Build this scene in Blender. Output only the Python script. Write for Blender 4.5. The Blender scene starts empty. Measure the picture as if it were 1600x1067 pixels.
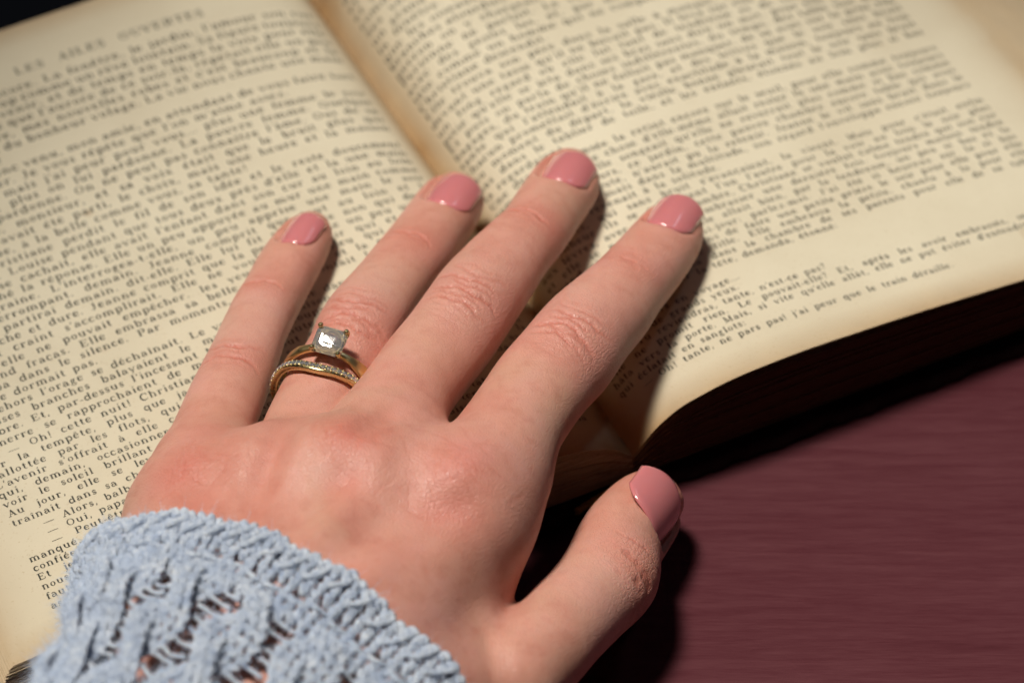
# Close-up of a ringed hand resting on an open old book.  Units: the modelling is in millimetres, objects are metres.
import bpy, bmesh, math, random
import numpy as np
import openvdb as vdb
random.seed(7); RNG=np.random.default_rng(7)
MM=0.001
sc=bpy.context.scene
col=sc.collection
R=math.radians
# ------------------------------------------------------------------ camera
TH=R(46.8); DIST=530.0; Z0=18.0
CAM=np.array([0,-DIST*math.cos(TH),Z0+DIST*math.sin(TH)])
FW=np.array([0,math.cos(TH),-math.sin(TH)]); UP=np.array([0,math.sin(TH),math.cos(TH)]); RT=np.array([1.,0,0])
FPX=4345.0
cd=bpy.data.cameras.new('camera'); co=bpy.data.objects.new('camera',cd); col.objects.link(co)
co.location=CAM*MM; co.rotation_euler=(R(90)-TH,0,0)
cd.sensor_width=36; cd.lens=FPX/1600*36; cd.clip_start=0.02; cd.clip_end=20
cd.dof.use_dof=True; cd.dof.focus_distance=0.493; cd.dof.aperture_fstop=12.0; cd.dof.aperture_blades=8
sc.camera=co
# ------------------------------------------------------------------ light
w=bpy.data.worlds.new('World'); sc.world=w; w.use_nodes=True
bg=w.node_tree.nodes['Background']; bg.inputs[0].default_value=(0.55,0.6,0.75,1); bg.inputs[1].default_value=0.005
sc.view_settings.view_transform='Standard'; sc.view_settings.look='None'; sc.view_settings.exposure=0; sc.view_settings.gamma=1
def area(name,loc,target,sx,sy,power,colr,spread=180,roll=0.0):
    from mathutils import Vector, Matrix
    l=bpy.data.lights.new(name,'AREA'); l.shape='RECTANGLE'; l.size=sx; l.size_y=sy; l.energy=power; l.color=colr; l.spread=R(spread)
    o=bpy.data.objects.new(name,l); col.objects.link(o); o.location=loc
    d=Vector(target)-Vector(loc)
    o.rotation_mode='QUATERNION'; o.rotation_quaternion=d.to_track_quat('-Z','Y') @ Matrix.Rotation(roll,4,'Z').to_quaternion()
    return o
area('key_softbox',(-0.16,0.0,0.90),(0.085,-0.09,0.02),0.44,0.46,0.79,(1,0.945,0.85),14)
area('rim_strip',(0.40,0.50,0.66),(0.0,0.0,0.02),0.035,0.60,0.12,(0.74,0.82,1.0),120,roll=0.35)
# ------------------------------------------------------------------ helpers
def unp(x,y,z):
    "photograph pixel -> point at height z (mm)"
    r=FW+RT*(x-800)/FPX+UP*(533.5-y)/FPX
    return CAM+r*((z-CAM[2])/r[2])
def proj(p):
    q=np.asarray(p,float)-CAM; d=q@FW
    return np.stack([800+FPX*(q@RT)/d,533.5-FPX*(q@UP)/d],-1)
def mesh_obj(name,verts,faces,mats,parent=None,smooth=True,mi=None):
    """verts in mm; faces list or array"""
    v=np.asarray(verts,float)*MM
    me=bpy.data.meshes.new(name)
    if isinstance(faces,np.ndarray):
        n=len(faces); k=faces.shape[1]
        me.vertices.add(len(v)); me.vertices.foreach_set('co',v.astype(np.float32).ravel())
        me.loops.add(n*k); me.loops.foreach_set('vertex_index',faces.astype(np.int32).ravel())
        me.polygons.add(n); me.polygons.foreach_set('loop_start',np.arange(0,n*k,k,dtype=np.int32)); me.polygons.foreach_set('loop_total',np.full(n,k,np.int32))
        me.update(calc_edges=True)
    else:
        me.from_pydata([tuple(p) for p in v],[],[tuple(int(i) for i in f) for f in faces]); me.update()
    for m in (mats if isinstance(mats,(list,tuple)) else [mats]): me.materials.append(m)
    if mi is not None: me.polygons.foreach_set('material_index',np.asarray(mi,np.int32))
    me.polygons.foreach_set('use_smooth',np.full(len(me.polygons),smooth))
    o=bpy.data.objects.new(name,me); col.objects.link(o)
    if parent is not None: o.parent=parent
    return o
def empty(name,loc_mm,label,cat,group=None):
    o=bpy.data.objects.new(name,None); col.objects.link(o); o.empty_display_size=0.01
    o['label']=label; o['category']=cat
    if group: o['group']=group
    return o
def tube(path,rad,sides=8,closed=False,caps=True,twist=0.0,ell=None):
    """sweep a circle along path (mm).  returns verts, quads"""
    P=np.asarray(path,float); n=len(P)
    r=np.broadcast_to(np.asarray(rad,float),(n,))
    if closed: T=np.roll(P,-1,0)-np.roll(P,1,0)
    else:
        T=np.gradient(P,axis=0)
    T/=np.linalg.norm(T,axis=1)[:,None]+1e-12
    ref=np.array([0,0,1.0])
    if abs(T[0]@ref)>.9: ref=np.array([1.0,0,0])
    N=np.zeros_like(P); nn=np.cross(T[0],ref); nn/=np.linalg.norm(nn)
    for i in range(n):
        nn=nn-T[i]*(nn@T[i]); nn/=np.linalg.norm(nn)+1e-12; N[i]=nn
    B=np.cross(T,N)
    a=np.linspace(0,2*math.pi,sides,endpoint=False)
    V=P[:,None]+r[:,None,None]*(np.cos(a)[None,:,None]*N[:,None]+np.sin(a)[None,:,None]*B[:,None])
    V=V.reshape(-1,3); F=[]
    m=n if closed else n-1
    i=np.arange(m)[:,None]; j=np.arange(sides)[None]
    i2=(i+1)%n; j2=(j+1)%sides
    F=np.stack([i*sides+j,i*sides+j2,i2*sides+j2,i2*sides+j],-1).reshape(-1,4)
    return V,F
class Bag:
    def __init__(s): s.v=[]; s.f=[]; s.n=0
    def add(s,V,F):
        V=np.asarray(V,float); s.v.append(V); s.f.append(np.asarray(F,int)+s.n); s.n+=len(V)
    def obj(s,name,mat,parent=None,smooth=True):
        return mesh_obj(name,np.concatenate(s.v),np.concatenate(s.f),mat,parent,smooth)
# ------------------------------------------------------------------ node helpers
def newmat(name):
    m=bpy.data.materials.new(name); m.use_nodes=True
    nt=m.node_tree; b=nt.nodes['Principled BSDF']
    return m,nt,b
def N(nt,typ,ins=None,**kw):
    n=nt.nodes.new(typ)
    for k,v_ in kw.items(): setattr(n,k,v_)
    for k,v_ in (ins or {}).items():
        if isinstance(v_,bpy.types.NodeSocket): nt.links.new(v_,n.inputs[k])
        else: n.inputs[k].default_value=v_
    return n
def ramp(nt,fac,stops,interp='LINEAR'):
    n=nt.nodes.new('ShaderNodeValToRGB'); n.color_ramp.interpolation=interp
    e=n.color_ramp.elements
    while len(e)<len(stops): e.new(0.5)
    for i,(p,c) in enumerate(stops):
        e[i].position=p; e[i].color=(*c,1) if len(c)==3 else c
    nt.links.new(fac,n.inputs[0]); return n.outputs[0]
def mix(nt,fac,a,b_,mode='MIX'):
    n=nt.nodes.new('ShaderNodeMix'); n.data_type='RGBA'; n.blend_type=mode
    for s,v_ in ((0,fac),(6,a),(7,b_)):
        if isinstance(v_,bpy.types.NodeSocket): nt.links.new(v_,n.inputs[s])
        else: n.inputs[s].default_value=v_ if s==0 else ((*v_,1) if len(v_)==3 else v_)
    return n.outputs[2]
def math_(nt,op,a,b_=None,c=None):
    n=nt.nodes.new('ShaderNodeMath'); n.operation=op
    for s,v_ in ((0,a),(1,b_),(2,c)):
        if v_ is None: continue
        if isinstance(v_,bpy.types.NodeSocket): nt.links.new(v_,n.inputs[s])
        else: n.inputs[s].default_value=v_
    return n.outputs[0]
def coords(nt,scale=(1,1,1),kind='Object'):
    tc=nt.nodes.new('ShaderNodeTexCoord'); mp=nt.nodes.new('ShaderNodeMapping'); mp.inputs['Scale'].default_value=scale
    nt.links.new(tc.outputs[kind],mp.inputs[0]); return mp.outputs[0]
def noise(nt,vec,scale,detail=4,rough=0.55,dist=0.0):
    n=nt.nodes.new('ShaderNodeTexNoise'); nt.links.new(vec,n.inputs['Vector'])
    n.inputs['Scale'].default_value=scale; n.inputs['Detail'].default_value=detail; n.inputs['Roughness'].default_value=rough; n.inputs['Distortion'].default_value=dist
    return n.outputs[0]
def bump(nt,h,strength,dist,normal=None):
    n=nt.nodes.new('ShaderNodeBump'); nt.links.new(h,n.inputs['Height']); n.inputs['Strength'].default_value=strength; n.inputs['Distance'].default_value=dist
    if normal is not None: nt.links.new(normal,n.inputs['Normal'])
    return n.outputs[0]
# ================================================================== BOOK
BA=R(26.0)
BU=np.array([math.cos(BA),math.sin(BA),0]); BV=np.array([-math.sin(BA),math.cos(BA),0])
BG=unp(990,712,10.5); BG[2]=0
PH=157.0; PW=121.0
_sr=[0,1.2,3,8,15,30,50,80,110,121,135]; _zr=[10.3,11.6,14.2,18.4,20.6,22.0,21.7,19.9,17.3,16.3,15]
_sl=[0,1.2,4,10,20,35,60,90,115,121,135]; _zl=[10.3,11.4,14.2,17.0,18.8,19.6,19.4,18.4,16.9,16.4,15.5]
def cubic(xs,ys):
    xs=np.array(xs,float); ys=np.array(ys,float); m=np.gradient(ys,xs)
    def f(x):
        x=np.clip(np.asarray(x,float),xs[0],xs[-1]); i=np.clip(np.searchsorted(xs,x)-1,0,len(xs)-2)
        h=xs[i+1]-xs[i]; t=(x-xs[i])/h
        return (2*t**3-3*t**2+1)*ys[i]+(t**3-2*t**2+t)*h*m[i]+(-2*t**3+3*t**2)*ys[i+1]+(t**3-t**2)*h*m[i+1]
    return f
HR=cubic(_sr,_zr); HL=cubic(_sl,_zl)
def page_z(side,s,t):
    "height of the open page; s = distance from the gutter, t = distance from the near edge"
    z=(HR if side>0 else HL)(s)
    k=np.clip(s/25,0,1)
    wav=0.35*np.sin(t*0.055+s*0.02+side)+0.22*np.sin(t*0.11-s*0.045+2.1*side)
    # the far half swells a little
    z=z-5.0*np.exp(-s/5.0)*np.clip((t-60)/90,0,1)
    return z+wav*k+0.9*np.clip((t-90)/60,0,1)**2*k*np.exp(-((s-40)/60)**2)
def bpt(side,s,t,z):
    s=np.asarray(s,float); t=np.asarray(t,float)
    return BG+ (side*s)[...,None]*BU + t[...,None]*BV + np.asarray(z,float)[...,None]*np.array([0,0,1.0])
_ss=np.linspace(0,PW,600)
ARC={}
for sd in (1,-1):
    zz=(HR if sd>0 else HL)(_ss); ARC[sd]=np.concatenate([[0],np.cumsum(np.hypot(np.diff(_ss),np.diff(zz)))])
def arc2s(side,a): return np.interp(a,ARC[side],_ss)

# ---- paper material
def paper_material(name,edge=False):
    m,nt,b=newmat(name)
    vec=coords(nt,(1,1,1))
    n1=noise(nt,vec,22,4,0.6); n2=noise(nt,vec,900,5,0.7); n3=noise(nt,vec,140,3,0.6)
    base=ramp(nt,n1,[(0.3,(0.59,0.52,0.385)),(0.7,(0.69,0.625,0.48))])
    at=N(nt,'ShaderNodeAttribute',attribute_name='margin_gutter_shade')
    tan=mix(nt,n3,(0.27,0.145,0.055),(0.47,0.29,0.125))  # aged-paper brown, deepened to put shade into the gutter
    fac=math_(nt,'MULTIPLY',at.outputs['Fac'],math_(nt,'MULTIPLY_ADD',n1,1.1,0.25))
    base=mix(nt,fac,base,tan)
    sp=ramp(nt,noise(nt,vec,1900,3,0.6),[(0.62,(1,1,1)),(0.74,(0.70,0.58,0.42))])
    base=mix(nt,0.55,base,sp,'MULTIPLY')
    vo=N(nt,'ShaderNodeTexVoronoi',{'Vector':vec,'Scale':38.0}); fx=ramp(nt,vo.outputs['Distance'],[(0.0,(0.62,0.40,0.22)),(0.055,(1,1,1))])
    base=mix(nt,0.5,base,fx,'MULTIPLY')
    nt.links.new(base,b.inputs['Base Color'])
    b.inputs['Roughness'].default_value=0.86; b.inputs['Specular IOR Level'].default_value=0.25
    fib=noise(nt,coords(nt,(1,1,1)),1500,4,0.7)
    nt.links.new(bump(nt,fib,0.35,0.0001,bump(nt,n3,0.3,0.0004)),b.inputs['Normal'])
    return m
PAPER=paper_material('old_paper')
def leaf_edge_material():
    m,nt,b=newmat('page_edges')
    vec=coords(nt,(1,1,1))
    st=noise(nt,coords(nt,(30,30,5200)),1,4,0.7)
    c=ramp(nt,st,[(0.30,(0.20,0.12,0.055)),(0.55,(0.46,0.33,0.18)),(0.75,(0.60,0.47,0.29))])
    nt.links.new(c,b.inputs['Base Color']); b.inputs['Roughness'].default_value=0.85
    nt.links.new(bump(nt,st,0.8,0.0002),b.inputs['Normal'])
    return m
EDGE=leaf_edge_material()
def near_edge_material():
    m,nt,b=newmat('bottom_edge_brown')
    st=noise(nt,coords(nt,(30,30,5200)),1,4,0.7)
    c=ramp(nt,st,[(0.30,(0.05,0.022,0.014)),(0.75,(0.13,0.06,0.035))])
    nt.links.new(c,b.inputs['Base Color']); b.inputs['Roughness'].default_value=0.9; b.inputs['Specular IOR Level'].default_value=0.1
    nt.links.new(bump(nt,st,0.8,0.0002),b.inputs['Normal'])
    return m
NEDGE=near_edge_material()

book=empty('open_book',(0,0,0),'old open book with yellowed French text pages lying under the hand','book')
# ---- leaves: the top leaves are thin sheets, the ones below are thicker gatherings
Z_BOT=4.2
def leaf(side,f0,f1,ext,t0,t1,name='leaf',top=False,wob=0.0,ph=0.0):
    """slab between depth fractions f0 (upper face) and f1 (lower face) of the block"""
    ns=64; nt_=26 if top else 9
    s=np.concatenate([np.linspace(0.0,4,10),np.linspace(4,20,14)[1:],np.linspace(20,PW,ns-22)[1:]])
    ns=len(s)
    t=np.linspace(t0,t1,nt_)
    S,T=np.meshgrid(s,t,indexing='ij')
    k=np.clip(S/PW,0,1)**2
    SS=S+ext*k                      # the leaves below stick out further at the fore-edge
    Z=page_z(side,S,T)
    if side<0 and not top: T=T-5.5*f0*np.clip((S-70)/50,0,1)*np.exp(-np.clip(T,0,99)/12.0)
    def zz(f):
        zb=Z_BOT+0*Z
        w_=f
        return Z*(1-w_)+zb*w_
    wv=wob*np.sin(S*0.09+ph)*np.clip(S/40,0,1)
    up_=bpt(side,SS,T,zz(f0)); lo=bpt(side,SS,T,zz(f1)+0.0*wv)
    V=np.concatenate([up_.reshape(-1,3),lo.reshape(-1,3)]); nn=ns*nt_
    idx=lambda i,j:i*nt_+j
    F=[];mi=[]
    for i in range(ns-1):
        for j in range(nt_-1):
            q=(idx(i,j),idx(i+1,j),idx(i+1,j+1),idx(i,j+1))
            if side<0: q=q[::-1]
            F.append(q); mi.append(0)
            F.append(tuple(nn+x for x in q[::-1])); mi.append(0)
    for i in range(ns-1):
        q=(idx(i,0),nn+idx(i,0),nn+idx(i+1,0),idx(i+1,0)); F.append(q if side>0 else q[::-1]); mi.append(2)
        q=(idx(i+1,nt_-1),nn+idx(i+1,nt_-1),nn+idx(i,nt_-1),idx(i,nt_-1)); F.append(q if side>0 else q[::-1]); mi.append(1)
    for j in range(nt_-1):
        q=(idx(ns-1,j),nn+idx(ns-1,j),nn+idx(ns-1,j+1),idx(ns-1,j+1)); F.append(q if side>0 else q[::-1]); mi.append(1)
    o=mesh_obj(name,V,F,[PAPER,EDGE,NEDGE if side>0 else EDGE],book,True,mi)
    # age browning towards the outer margins; the gutter term also paints crease shade
    a=o.data.attributes.new('margin_gutter_shade','FLOAT','POINT')
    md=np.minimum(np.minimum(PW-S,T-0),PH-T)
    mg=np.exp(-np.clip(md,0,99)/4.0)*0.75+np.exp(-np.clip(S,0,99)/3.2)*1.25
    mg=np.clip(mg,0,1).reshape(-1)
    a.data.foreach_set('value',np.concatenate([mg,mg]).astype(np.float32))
    try: o.data.set_sharp_from_angle(angle=R(50))
    except Exception: pass
    return o
for side in (1,-1):
    fr=[0.0,0.008]; exts=[0.0]
    leaf(side,0,0.008,0.0,0,PH,'page',top=True)
    f=0.010
    k=0
    while f<0.985:
        th=RNG.uniform(0.007,0.012) if k<7 else RNG.uniform(0.028,0.05)
        f1=min(f+th,1.0)
        ext=(25.0 if side>0 else 7.5)*f**0.8*(1.0)+RNG.uniform(0.0,0.35)
        t0=RNG.uniform(-0.15,0.35) if k<9 else RNG.uniform(0.0,0.5)
        leaf(side,f,f1,ext,t0,PH-RNG.uniform(-.2,.4))
        f=f1+(RNG.uniform(0.001,0.009) if k<9 else 0.0015); k+=1

# ---- cover
def leather_material():
    m,nt,b=newmat('worn_leather')
    vec=coords(nt,(1,1,1)); n1=noise(nt,vec,260,5,0.65); n2=noise(nt,vec,60,4,0.6)
    c=ramp(nt,n2,[(0.35,(0.012,0.005,0.005)),(0.62,(0.030,0.010,0.010)),(0.8,(0.10,0.035,0.028))])
    nt.links.new(c,b.inputs['Base Color']); b.inputs['Roughness'].default_value=0.75; b.inputs['Specular IOR Level'].default_value=0.2
    nt.links.new(bump(nt,n1,0.9,0.0006),b.inputs['Normal']); return m
LEATHER=leather_material()
def cover():
    ss=np.linspace(-133,150,158); tt=np.concatenate([[-2.6,-2.4,-2.0],np.linspace(-1.4,PH+2.5,40),[PH+3.6]])
    S,T=np.meshgrid(ss,tt,indexing='ij')
    spine=np.exp(-(S/12.0)**2)
    ztop=3.6-1.0*spine+0.25*np.sin(S*0.21+T*0.05)*np.exp(-(T+3)/6.0)+0.12*np.sin(S*0.77)
    edge=np.clip((T+2.6)/1.5,0,1)
    ztop=0.9+(ztop-0.9)*np.sqrt(edge)
    T2=T+ (T<0)*(0.35*np.sin(S*0.35)+0.25*np.sin(S*0.93+1)+0.12*np.sin(S*2.3))+(T<0)*spine*1.6
    sg=np.sign(S)
    V1=BG+S[...,None]*BU+T2[...,None]*BV+ztop[...,None]*np.array([0,0,1.])
    V2=V1.copy(); V2[...,2]=0.25
    n=V1.shape[0]*V1.shape[1]; m=V1.shape[1]
    V=np.concatenate([V1.reshape(-1,3),V2.reshape(-1,3)]); F=[]
    id_=lambda i,j:i*m+j
    a,b_=V1.shape[:2]
    for i in range(a-1):
        for j in range(b_-1):
            q=(id_(i,j),id_(i+1,j),id_(i+1,j+1),id_(i,j+1)); F.append(q); F.append(tuple(n+x for x in q[::-1]))
        F.append((id_(i,0),n+id_(i,0),n+id_(i+1,0),id_(i+1,0))); F.append((id_(i+1,b_-1),n+id_(i+1,b_-1),n+id_(i,b_-1),id_(i,b_-1)))
    for j in range(b_-1):
        F.append((id_(0,j+1),n+id_(0,j+1),n+id_(0,j),id_(0,j))); F.append((id_(a-1,j),n+id_(a-1,j),n+id_(a-1,j+1),id_(a-1,j+1)))
    o=mesh_obj('cover',V,F,LEATHER,book); return o
cover()
# ---- gold cord of the headband at the foot of the spine
def headband():
    m,nt,b=newmat('gold_thread'); b.inputs['Base Color'].default_value=(0.42,0.26,0.06,1); b.inputs['Roughness'].default_value=0.5; b.inputs['Metallic'].default_value=0.3
    bag=Bag(); s=np.linspace(-13,2.5,66)
    base=lambda s:BG+s[...,None]*BU+(-1.3-0.012*s**2*0.4)[...,None]*BV+np.stack([0*s,0*s,4.6-0.012*(s+2)**2],-1)
    for ph in (0,math.pi*2/3,math.pi*4/3):
        a=s*2.9+ph
        P=base(s)+0.42*(np.cos(a)[:,None]*BV+np.sin(a)[:,None]*np.array([0,0,1.]))
        bag.add(*tube(P,0.36,6))
    return bag.obj('headband',m,book)
headband()
# ================================================================== PRINTED TEXT
# A small antique serif: every glyph is a list of strokes (points, width). x-height 1.
TK,TN=0.28,0.12     # stem and hair widths
def arc(cx,cy,rx,ry,a0,a1,n=9):
    return [(cx+rx*math.cos(R(a)),cy+ry*math.sin(R(a))) for a in np.linspace(a0,a1,n)]
def S(pts,w=TK): return ('s',pts,w)
def ser(x,y,w=0.44): return ('s',[(x-w/2,y),(x+w/2,y)],0.09)
def bowl(cx,cy,rx,ry): # closed bowl: thick sides, thin top and bottom
    return ('b',cx,cy,rx,ry)
G={}
def g(ch,adv,*st): G[ch]=(adv,list(st))
g('o',1.06,bowl(.5,.5,.42,.5))
g('n',1.30,S([(.28,0),(.28,.97)]),ser(.28,.03),ser(.2,.96,.3),S(arc(.62,.62,.34,.36,165,0,8),.15),S([(.95,0),(.95,.66)]),ser(.95,.03))
g('m',1.92,S([(.28,0),(.28,.97)]),ser(.28,.03),ser(.2,.96,.3),S(arc(.6,.62,.32,.36,165,0,8),.15),S([(.92,0),(.92,.66)]),ser(.92,.03),S(arc(1.24,.62,.32,.36,165,0,8),.15),S([(1.56,0),(1.56,.66)]),ser(1.56,.03))
g('u',1.28,S([(.26,.97),(.26,.34)]),ser(.2,.96,.3),S(arc(.6,.36,.34,.34,180,330,7),.15),S([(.92,.97),(.92,0)]),ser(.86,.96,.3),ser(1.0,.03,.26))
g('i',.66,S([(.33,0),(.33,.97)]),ser(.33,.03),ser(.25,.96,.3),S([(.33,1.27),(.33,1.47)],.24))
g('l',.66,S([(.33,0),(.33,1.5)]),ser(.33,.03),ser(.25,1.49,.3))
g('t',.80,S([(.33,1.3),(.33,.2)]),S(arc(.53,.22,.2,.2,180,320,6),.13),S([(.08,.93),(.66,.93)],.1))
g('r',.96,S([(.28,0),(.28,.97)]),ser(.30,.03,.5),ser(.2,.96,.3),S(arc(.62,.62,.34,.34,165,60,6),.13),S([(.76,.86),(.84,.76)],.24))
g('e',1.02,S(arc(.5,.5,.40,.48,20,185,9),.13),S(arc(.5,.5,.38,.46,110,250,9),.25),S(arc(.5,.5,.40,.48,250,325,6),.13),S([(.14,.52),(.88,.55)],.1))
g('c',.98,S(arc(.52,.5,.40,.48,45,110,6),.13),S(arc(.5,.5,.38,.46,100,255,9),.25),S(arc(.52,.5,.40,.48,250,325,6),.13),S([(.78,.76),(.84,.84)],.24))
g('a',1.10,S(arc(.46,.68,.30,.28,150,0,8),.14),S([(.78,.68),(.78,.12)]),S(arc(.92,.16,.14,.14,180,310,4),.12),S(arc(.45,.28,.32,.26,90,270,8),.2),S([(.45,.54),(.78,.60)],.1),S([(.45,.03),(.76,.2)],.1),S([(.2,.76),(.24,.84)],.2))
g('s',.84,S(arc(.42,.74,.26,.23,40,230,8),.15),S([(.26,.6),(.60,.38)],.23),S(arc(.42,.27,.27,.24,60,-150,8),.15),S([(.66,.7),(.68,.95)],.1),S([(.15,.05),(.15,.3)],.1))
g('v',1.14,S([(.16,.95),(.56,.02)],.24),S([(.56,.02),(.94,.95)],.1),ser(.16,.95),ser(.94,.95,.34))
g('x',1.14,S([(.2,.95),(.9,.02)],.24),S([(.9,.95),(.2,.02)],.1),ser(.18,.95),ser(.92,.95,.34),ser(.2,.03,.34),ser(.92,.03))
g('y',1.14,S([(.16,.95),(.56,.05)],.24),S([(.94,.95),(.44,-.38)],.1),ser(.16,.95),ser(.94,.95,.34),S([(.3,-.4),(.42,-.36)],.2))
g('z',1.0,S([(.14,.92),(.84,.92)],.1),S([(.84,.92),(.16,.05)],.2),S([(.14,.05),(.86,.05)],.1),S([(.84,.05),(.86,.3)],.1))
g('d',1.22,S([(.88,1.5),(.88,0)]),ser(.8,1.49,.3),ser(.98,.03,.26),S(arc(.5,.48,.38,.47,80,280,9),.24),S([(.5,.95),(.84,.78)],.11),S([(.5,.02),(.84,.2)],.11))
g('b',1.22,S([(.28,0),(.28,1.5)]),ser(.2,1.49,.3),S(arc(.64,.48,.38,.47,100,-100,9),.24),S([(.64,.95),(.32,.78)],.11),S([(.64,.02),(.32,.15)],.11))
g('q',1.22,S([(.88,.97),(.88,-.5)]),ser(.88,-.49),S(arc(.5,.48,.38,.47,80,280,9),.24),S([(.5,.95),(.84,.78)],.11),S([(.5,.02),(.84,.2)],.11))
g('p',1.24,S([(.28,.97),(.28,-.5)]),ser(.2,.96,.3),ser(.28,-.49),S(arc(.66,.48,.38,.47,100,-100,9),.24),S([(.66,.95),(.32,.76)],.11),S([(.66,.02),(.32,.2)],.11))
g('h',1.30,S([(.28,0),(.28,1.5)]),ser(.28,.03),ser(.2,1.49,.3),S(arc(.62,.62,.34,.36,165,0,8),.15),S([(.95,0),(.95,.66)]),ser(.95,.03))
g('k',1.22,S([(.28,0),(.28,1.5)]),ser(.28,.03),ser(.2,1.49,.3),S([(.34,.4),(.88,.93)],.1),S([(.5,.55),(.95,.03)],.22),ser(.86,.95,.36),ser(1.0,.03,.34))
g('f',.74,S([(.32,0),(.32,1.2)]),ser(.34,.03,.5),S(arc(.56,1.2,.24,.28,180,60,6),.13),S([(.68,1.38),(.72,1.3)],.22),S([(.06,.93),(.66,.93)],.1))
g('g',1.08,bowl(.46,.62,.30,.33),S(arc(.48,-.16,.38,.24,0,360,14),.13),S([(.3,.3),(.22,.14),(.7,.08)],.16),S([(.72,.86),(.96,.92)],.13))
g('j',.62,S([(.34,.97),(.34,-.2)]),ser(.26,.96,.3),S(arc(.12,-.2,.22,.26,0,-110,6),.13),S([(.34,1.27),(.34,1.47)],.24))
g('-',.66,S([(.08,.42),(.56,.42)],.13))
g('—',2.1,S([(.06,.42),(1.95,.42)],.1))
g('.',.5,S([(.24,.0),(.24,.2)],.22)); g(',',.5,S([(.24,.2),(.25,0),(.14,-.24)],.17))
g("'",.42,S([(.22,1.5),(.2,1.2),(.12,1.05)],.16))
g('!',.6,S([(.3,1.48),(.3,.45)],.2),S([(.3,.0),(.3,.2)],.22)); g(':',.5,S([(.24,0),(.24,.2)],.22),S([(.24,.7),(.24,.9)],.22))
g('?',.9,S(arc(.42,1.15,.3,.3,170,-60,8),.18),S([(.5,.9),(.4,.45)],.14),S([(.4,0),(.4,.2)],.22)); g(' ',.62)
g('L',1.4,S([(.36,0),(.36,1.45)]),ser(.36,.04,.6),ser(.36,1.43,.6),S([(.36,.04),(1.2,.04)],.1),S([(1.2,.04),(1.25,.42)],.11))
g('E',1.46,S([(.36,0),(.36,1.45)]),ser(.36,.04,.6),ser(.36,1.43,.6),S([(.36,.04),(1.22,.04)],.1),S([(1.22,.04),(1.27,.42)],.11),S([(.36,1.42),(1.15,1.42)],.1),S([(1.15,1.42),(1.2,1.06)],.11),S([(.36,.76),(.9,.76)],.1),S([(.9,.6),(.9,.92)],.1))
g('A',1.5,S([(.3,.04),(.75,1.46)],.1),S([(.72,1.46),(1.22,.04)],.27),S([(.46,.5),(1.02,.5)],.1),ser(.28,.04,.5),ser(1.24,.04,.5))
g('O',1.6,bowl(.78,.74,.64,.74)); g('C',1.45,S(arc(.76,.74,.6,.72,40,100,6),.12),S(arc(.74,.74,.58,.7,95,265,10),.27),S(arc(.76,.74,.6,.72,260,320,6),.12),S([(1.24,1.0),(1.24,1.45)],.11))
g('P',1.4,S([(.36,0),(.36,1.45)]),ser(.36,.04,.6),ser(.36,1.43,.6),S(arc(.78,1.08,.4,.36,80,-80,8),.24),S([(.36,1.43),(.8,1.43)],.1),S([(.36,.72),(.8,.72)],.1))
g('M',1.9,S([(.34,.04),(.34,1.43)],.11),S([(.34,1.43),(.9,.06)],.26),S([(.9,.06),(1.5,1.43)],.11),S([(1.5,1.43),(1.5,.04)]),ser(.34,.04,.5),ser(1.5,.04,.55),ser(.3,1.43,.4),ser(1.55,1.43,.4))
g('J',1.1,S([(.62,1.43),(.62,.3)]),S(arc(.36,.32,.26,.32,0,-150,7),.13),ser(.6,1.43,.6))
g('T',1.4,S([(.7,0),(.7,1.43)]),ser(.7,.04,.6),S([(.12,1.42),(1.28,1.42)],.1),S([(.12,1.42),(.1,1.05)],.11),S([(1.28,1.42),(1.3,1.05)],.11))
g('U',1.5,S([(.34,1.43),(.34,.45)]),S(arc(.74,.46,.4,.44,180,360,9),.14),S([(1.14,1.43),(1.14,.46)],.11),ser(.34,1.43,.55),ser(1.14,1.43,.45))
g('S',1.15,S(arc(.56,1.08,.36,.34,40,225,9),.16),S([(.32,.9),(.82,.58)],.27),S(arc(.56,.38,.38,.36,50,-150,9),.16),S([(.94,1.1),(.96,1.42)],.1),S([(.16,.04),(.16,.42)],.1))
g('N',1.6,S([(.32,.04),(.32,1.43)],.11),S([(.32,1.43),(1.3,.04)],.27),S([(1.3,1.43),(1.3,.04)],.11),ser(.32,.04,.5),ser(.3,1.43,.4),ser(1.3,1.43,.5))
g('D',1.6,S([(.36,0),(.36,1.45)]),S(arc(.6,.73,.7,.7,88,-88,12),.25),ser(.3,.04,.45),ser(.3,1.43,.45),S([(.36,.04),(.66,.04)],.1),S([(.36,1.43),(.66,1.43)],.1))
g('R',1.5,*(G['P'][1]),S([(.78,.72),(1.3,.04)],.24)); g('I',.8,S([(.4,0),(.4,1.45)]),ser(.4,.04,.6),ser(.4,1.43,.6))
g('V',1.5,S([(.2,1.43),(.76,.02)],.27),S([(.76,.02),(1.3,1.43)],.11),ser(.2,1.43,.5),ser(1.3,1.43,.45)); g('Q',1.6,*(G['O'][1]),S([(.8,.1),(1.2,-.2)],.18)); g('G',1.5,*(G['C'][1]),S([(1.24,.1),(1.24,.62)]),ser(1.2,.62,.5)); g('H',1.6,S([(.34,0),(.34,1.45)]),S([(1.24,0),(1.24,1.45)]),ser(.34,.04,.5),ser(.34,1.43,.5),ser(1.24,.04,.5),ser(1.24,1.43,.5),S([(.34,.74),(1.24,.74)],.1))
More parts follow.
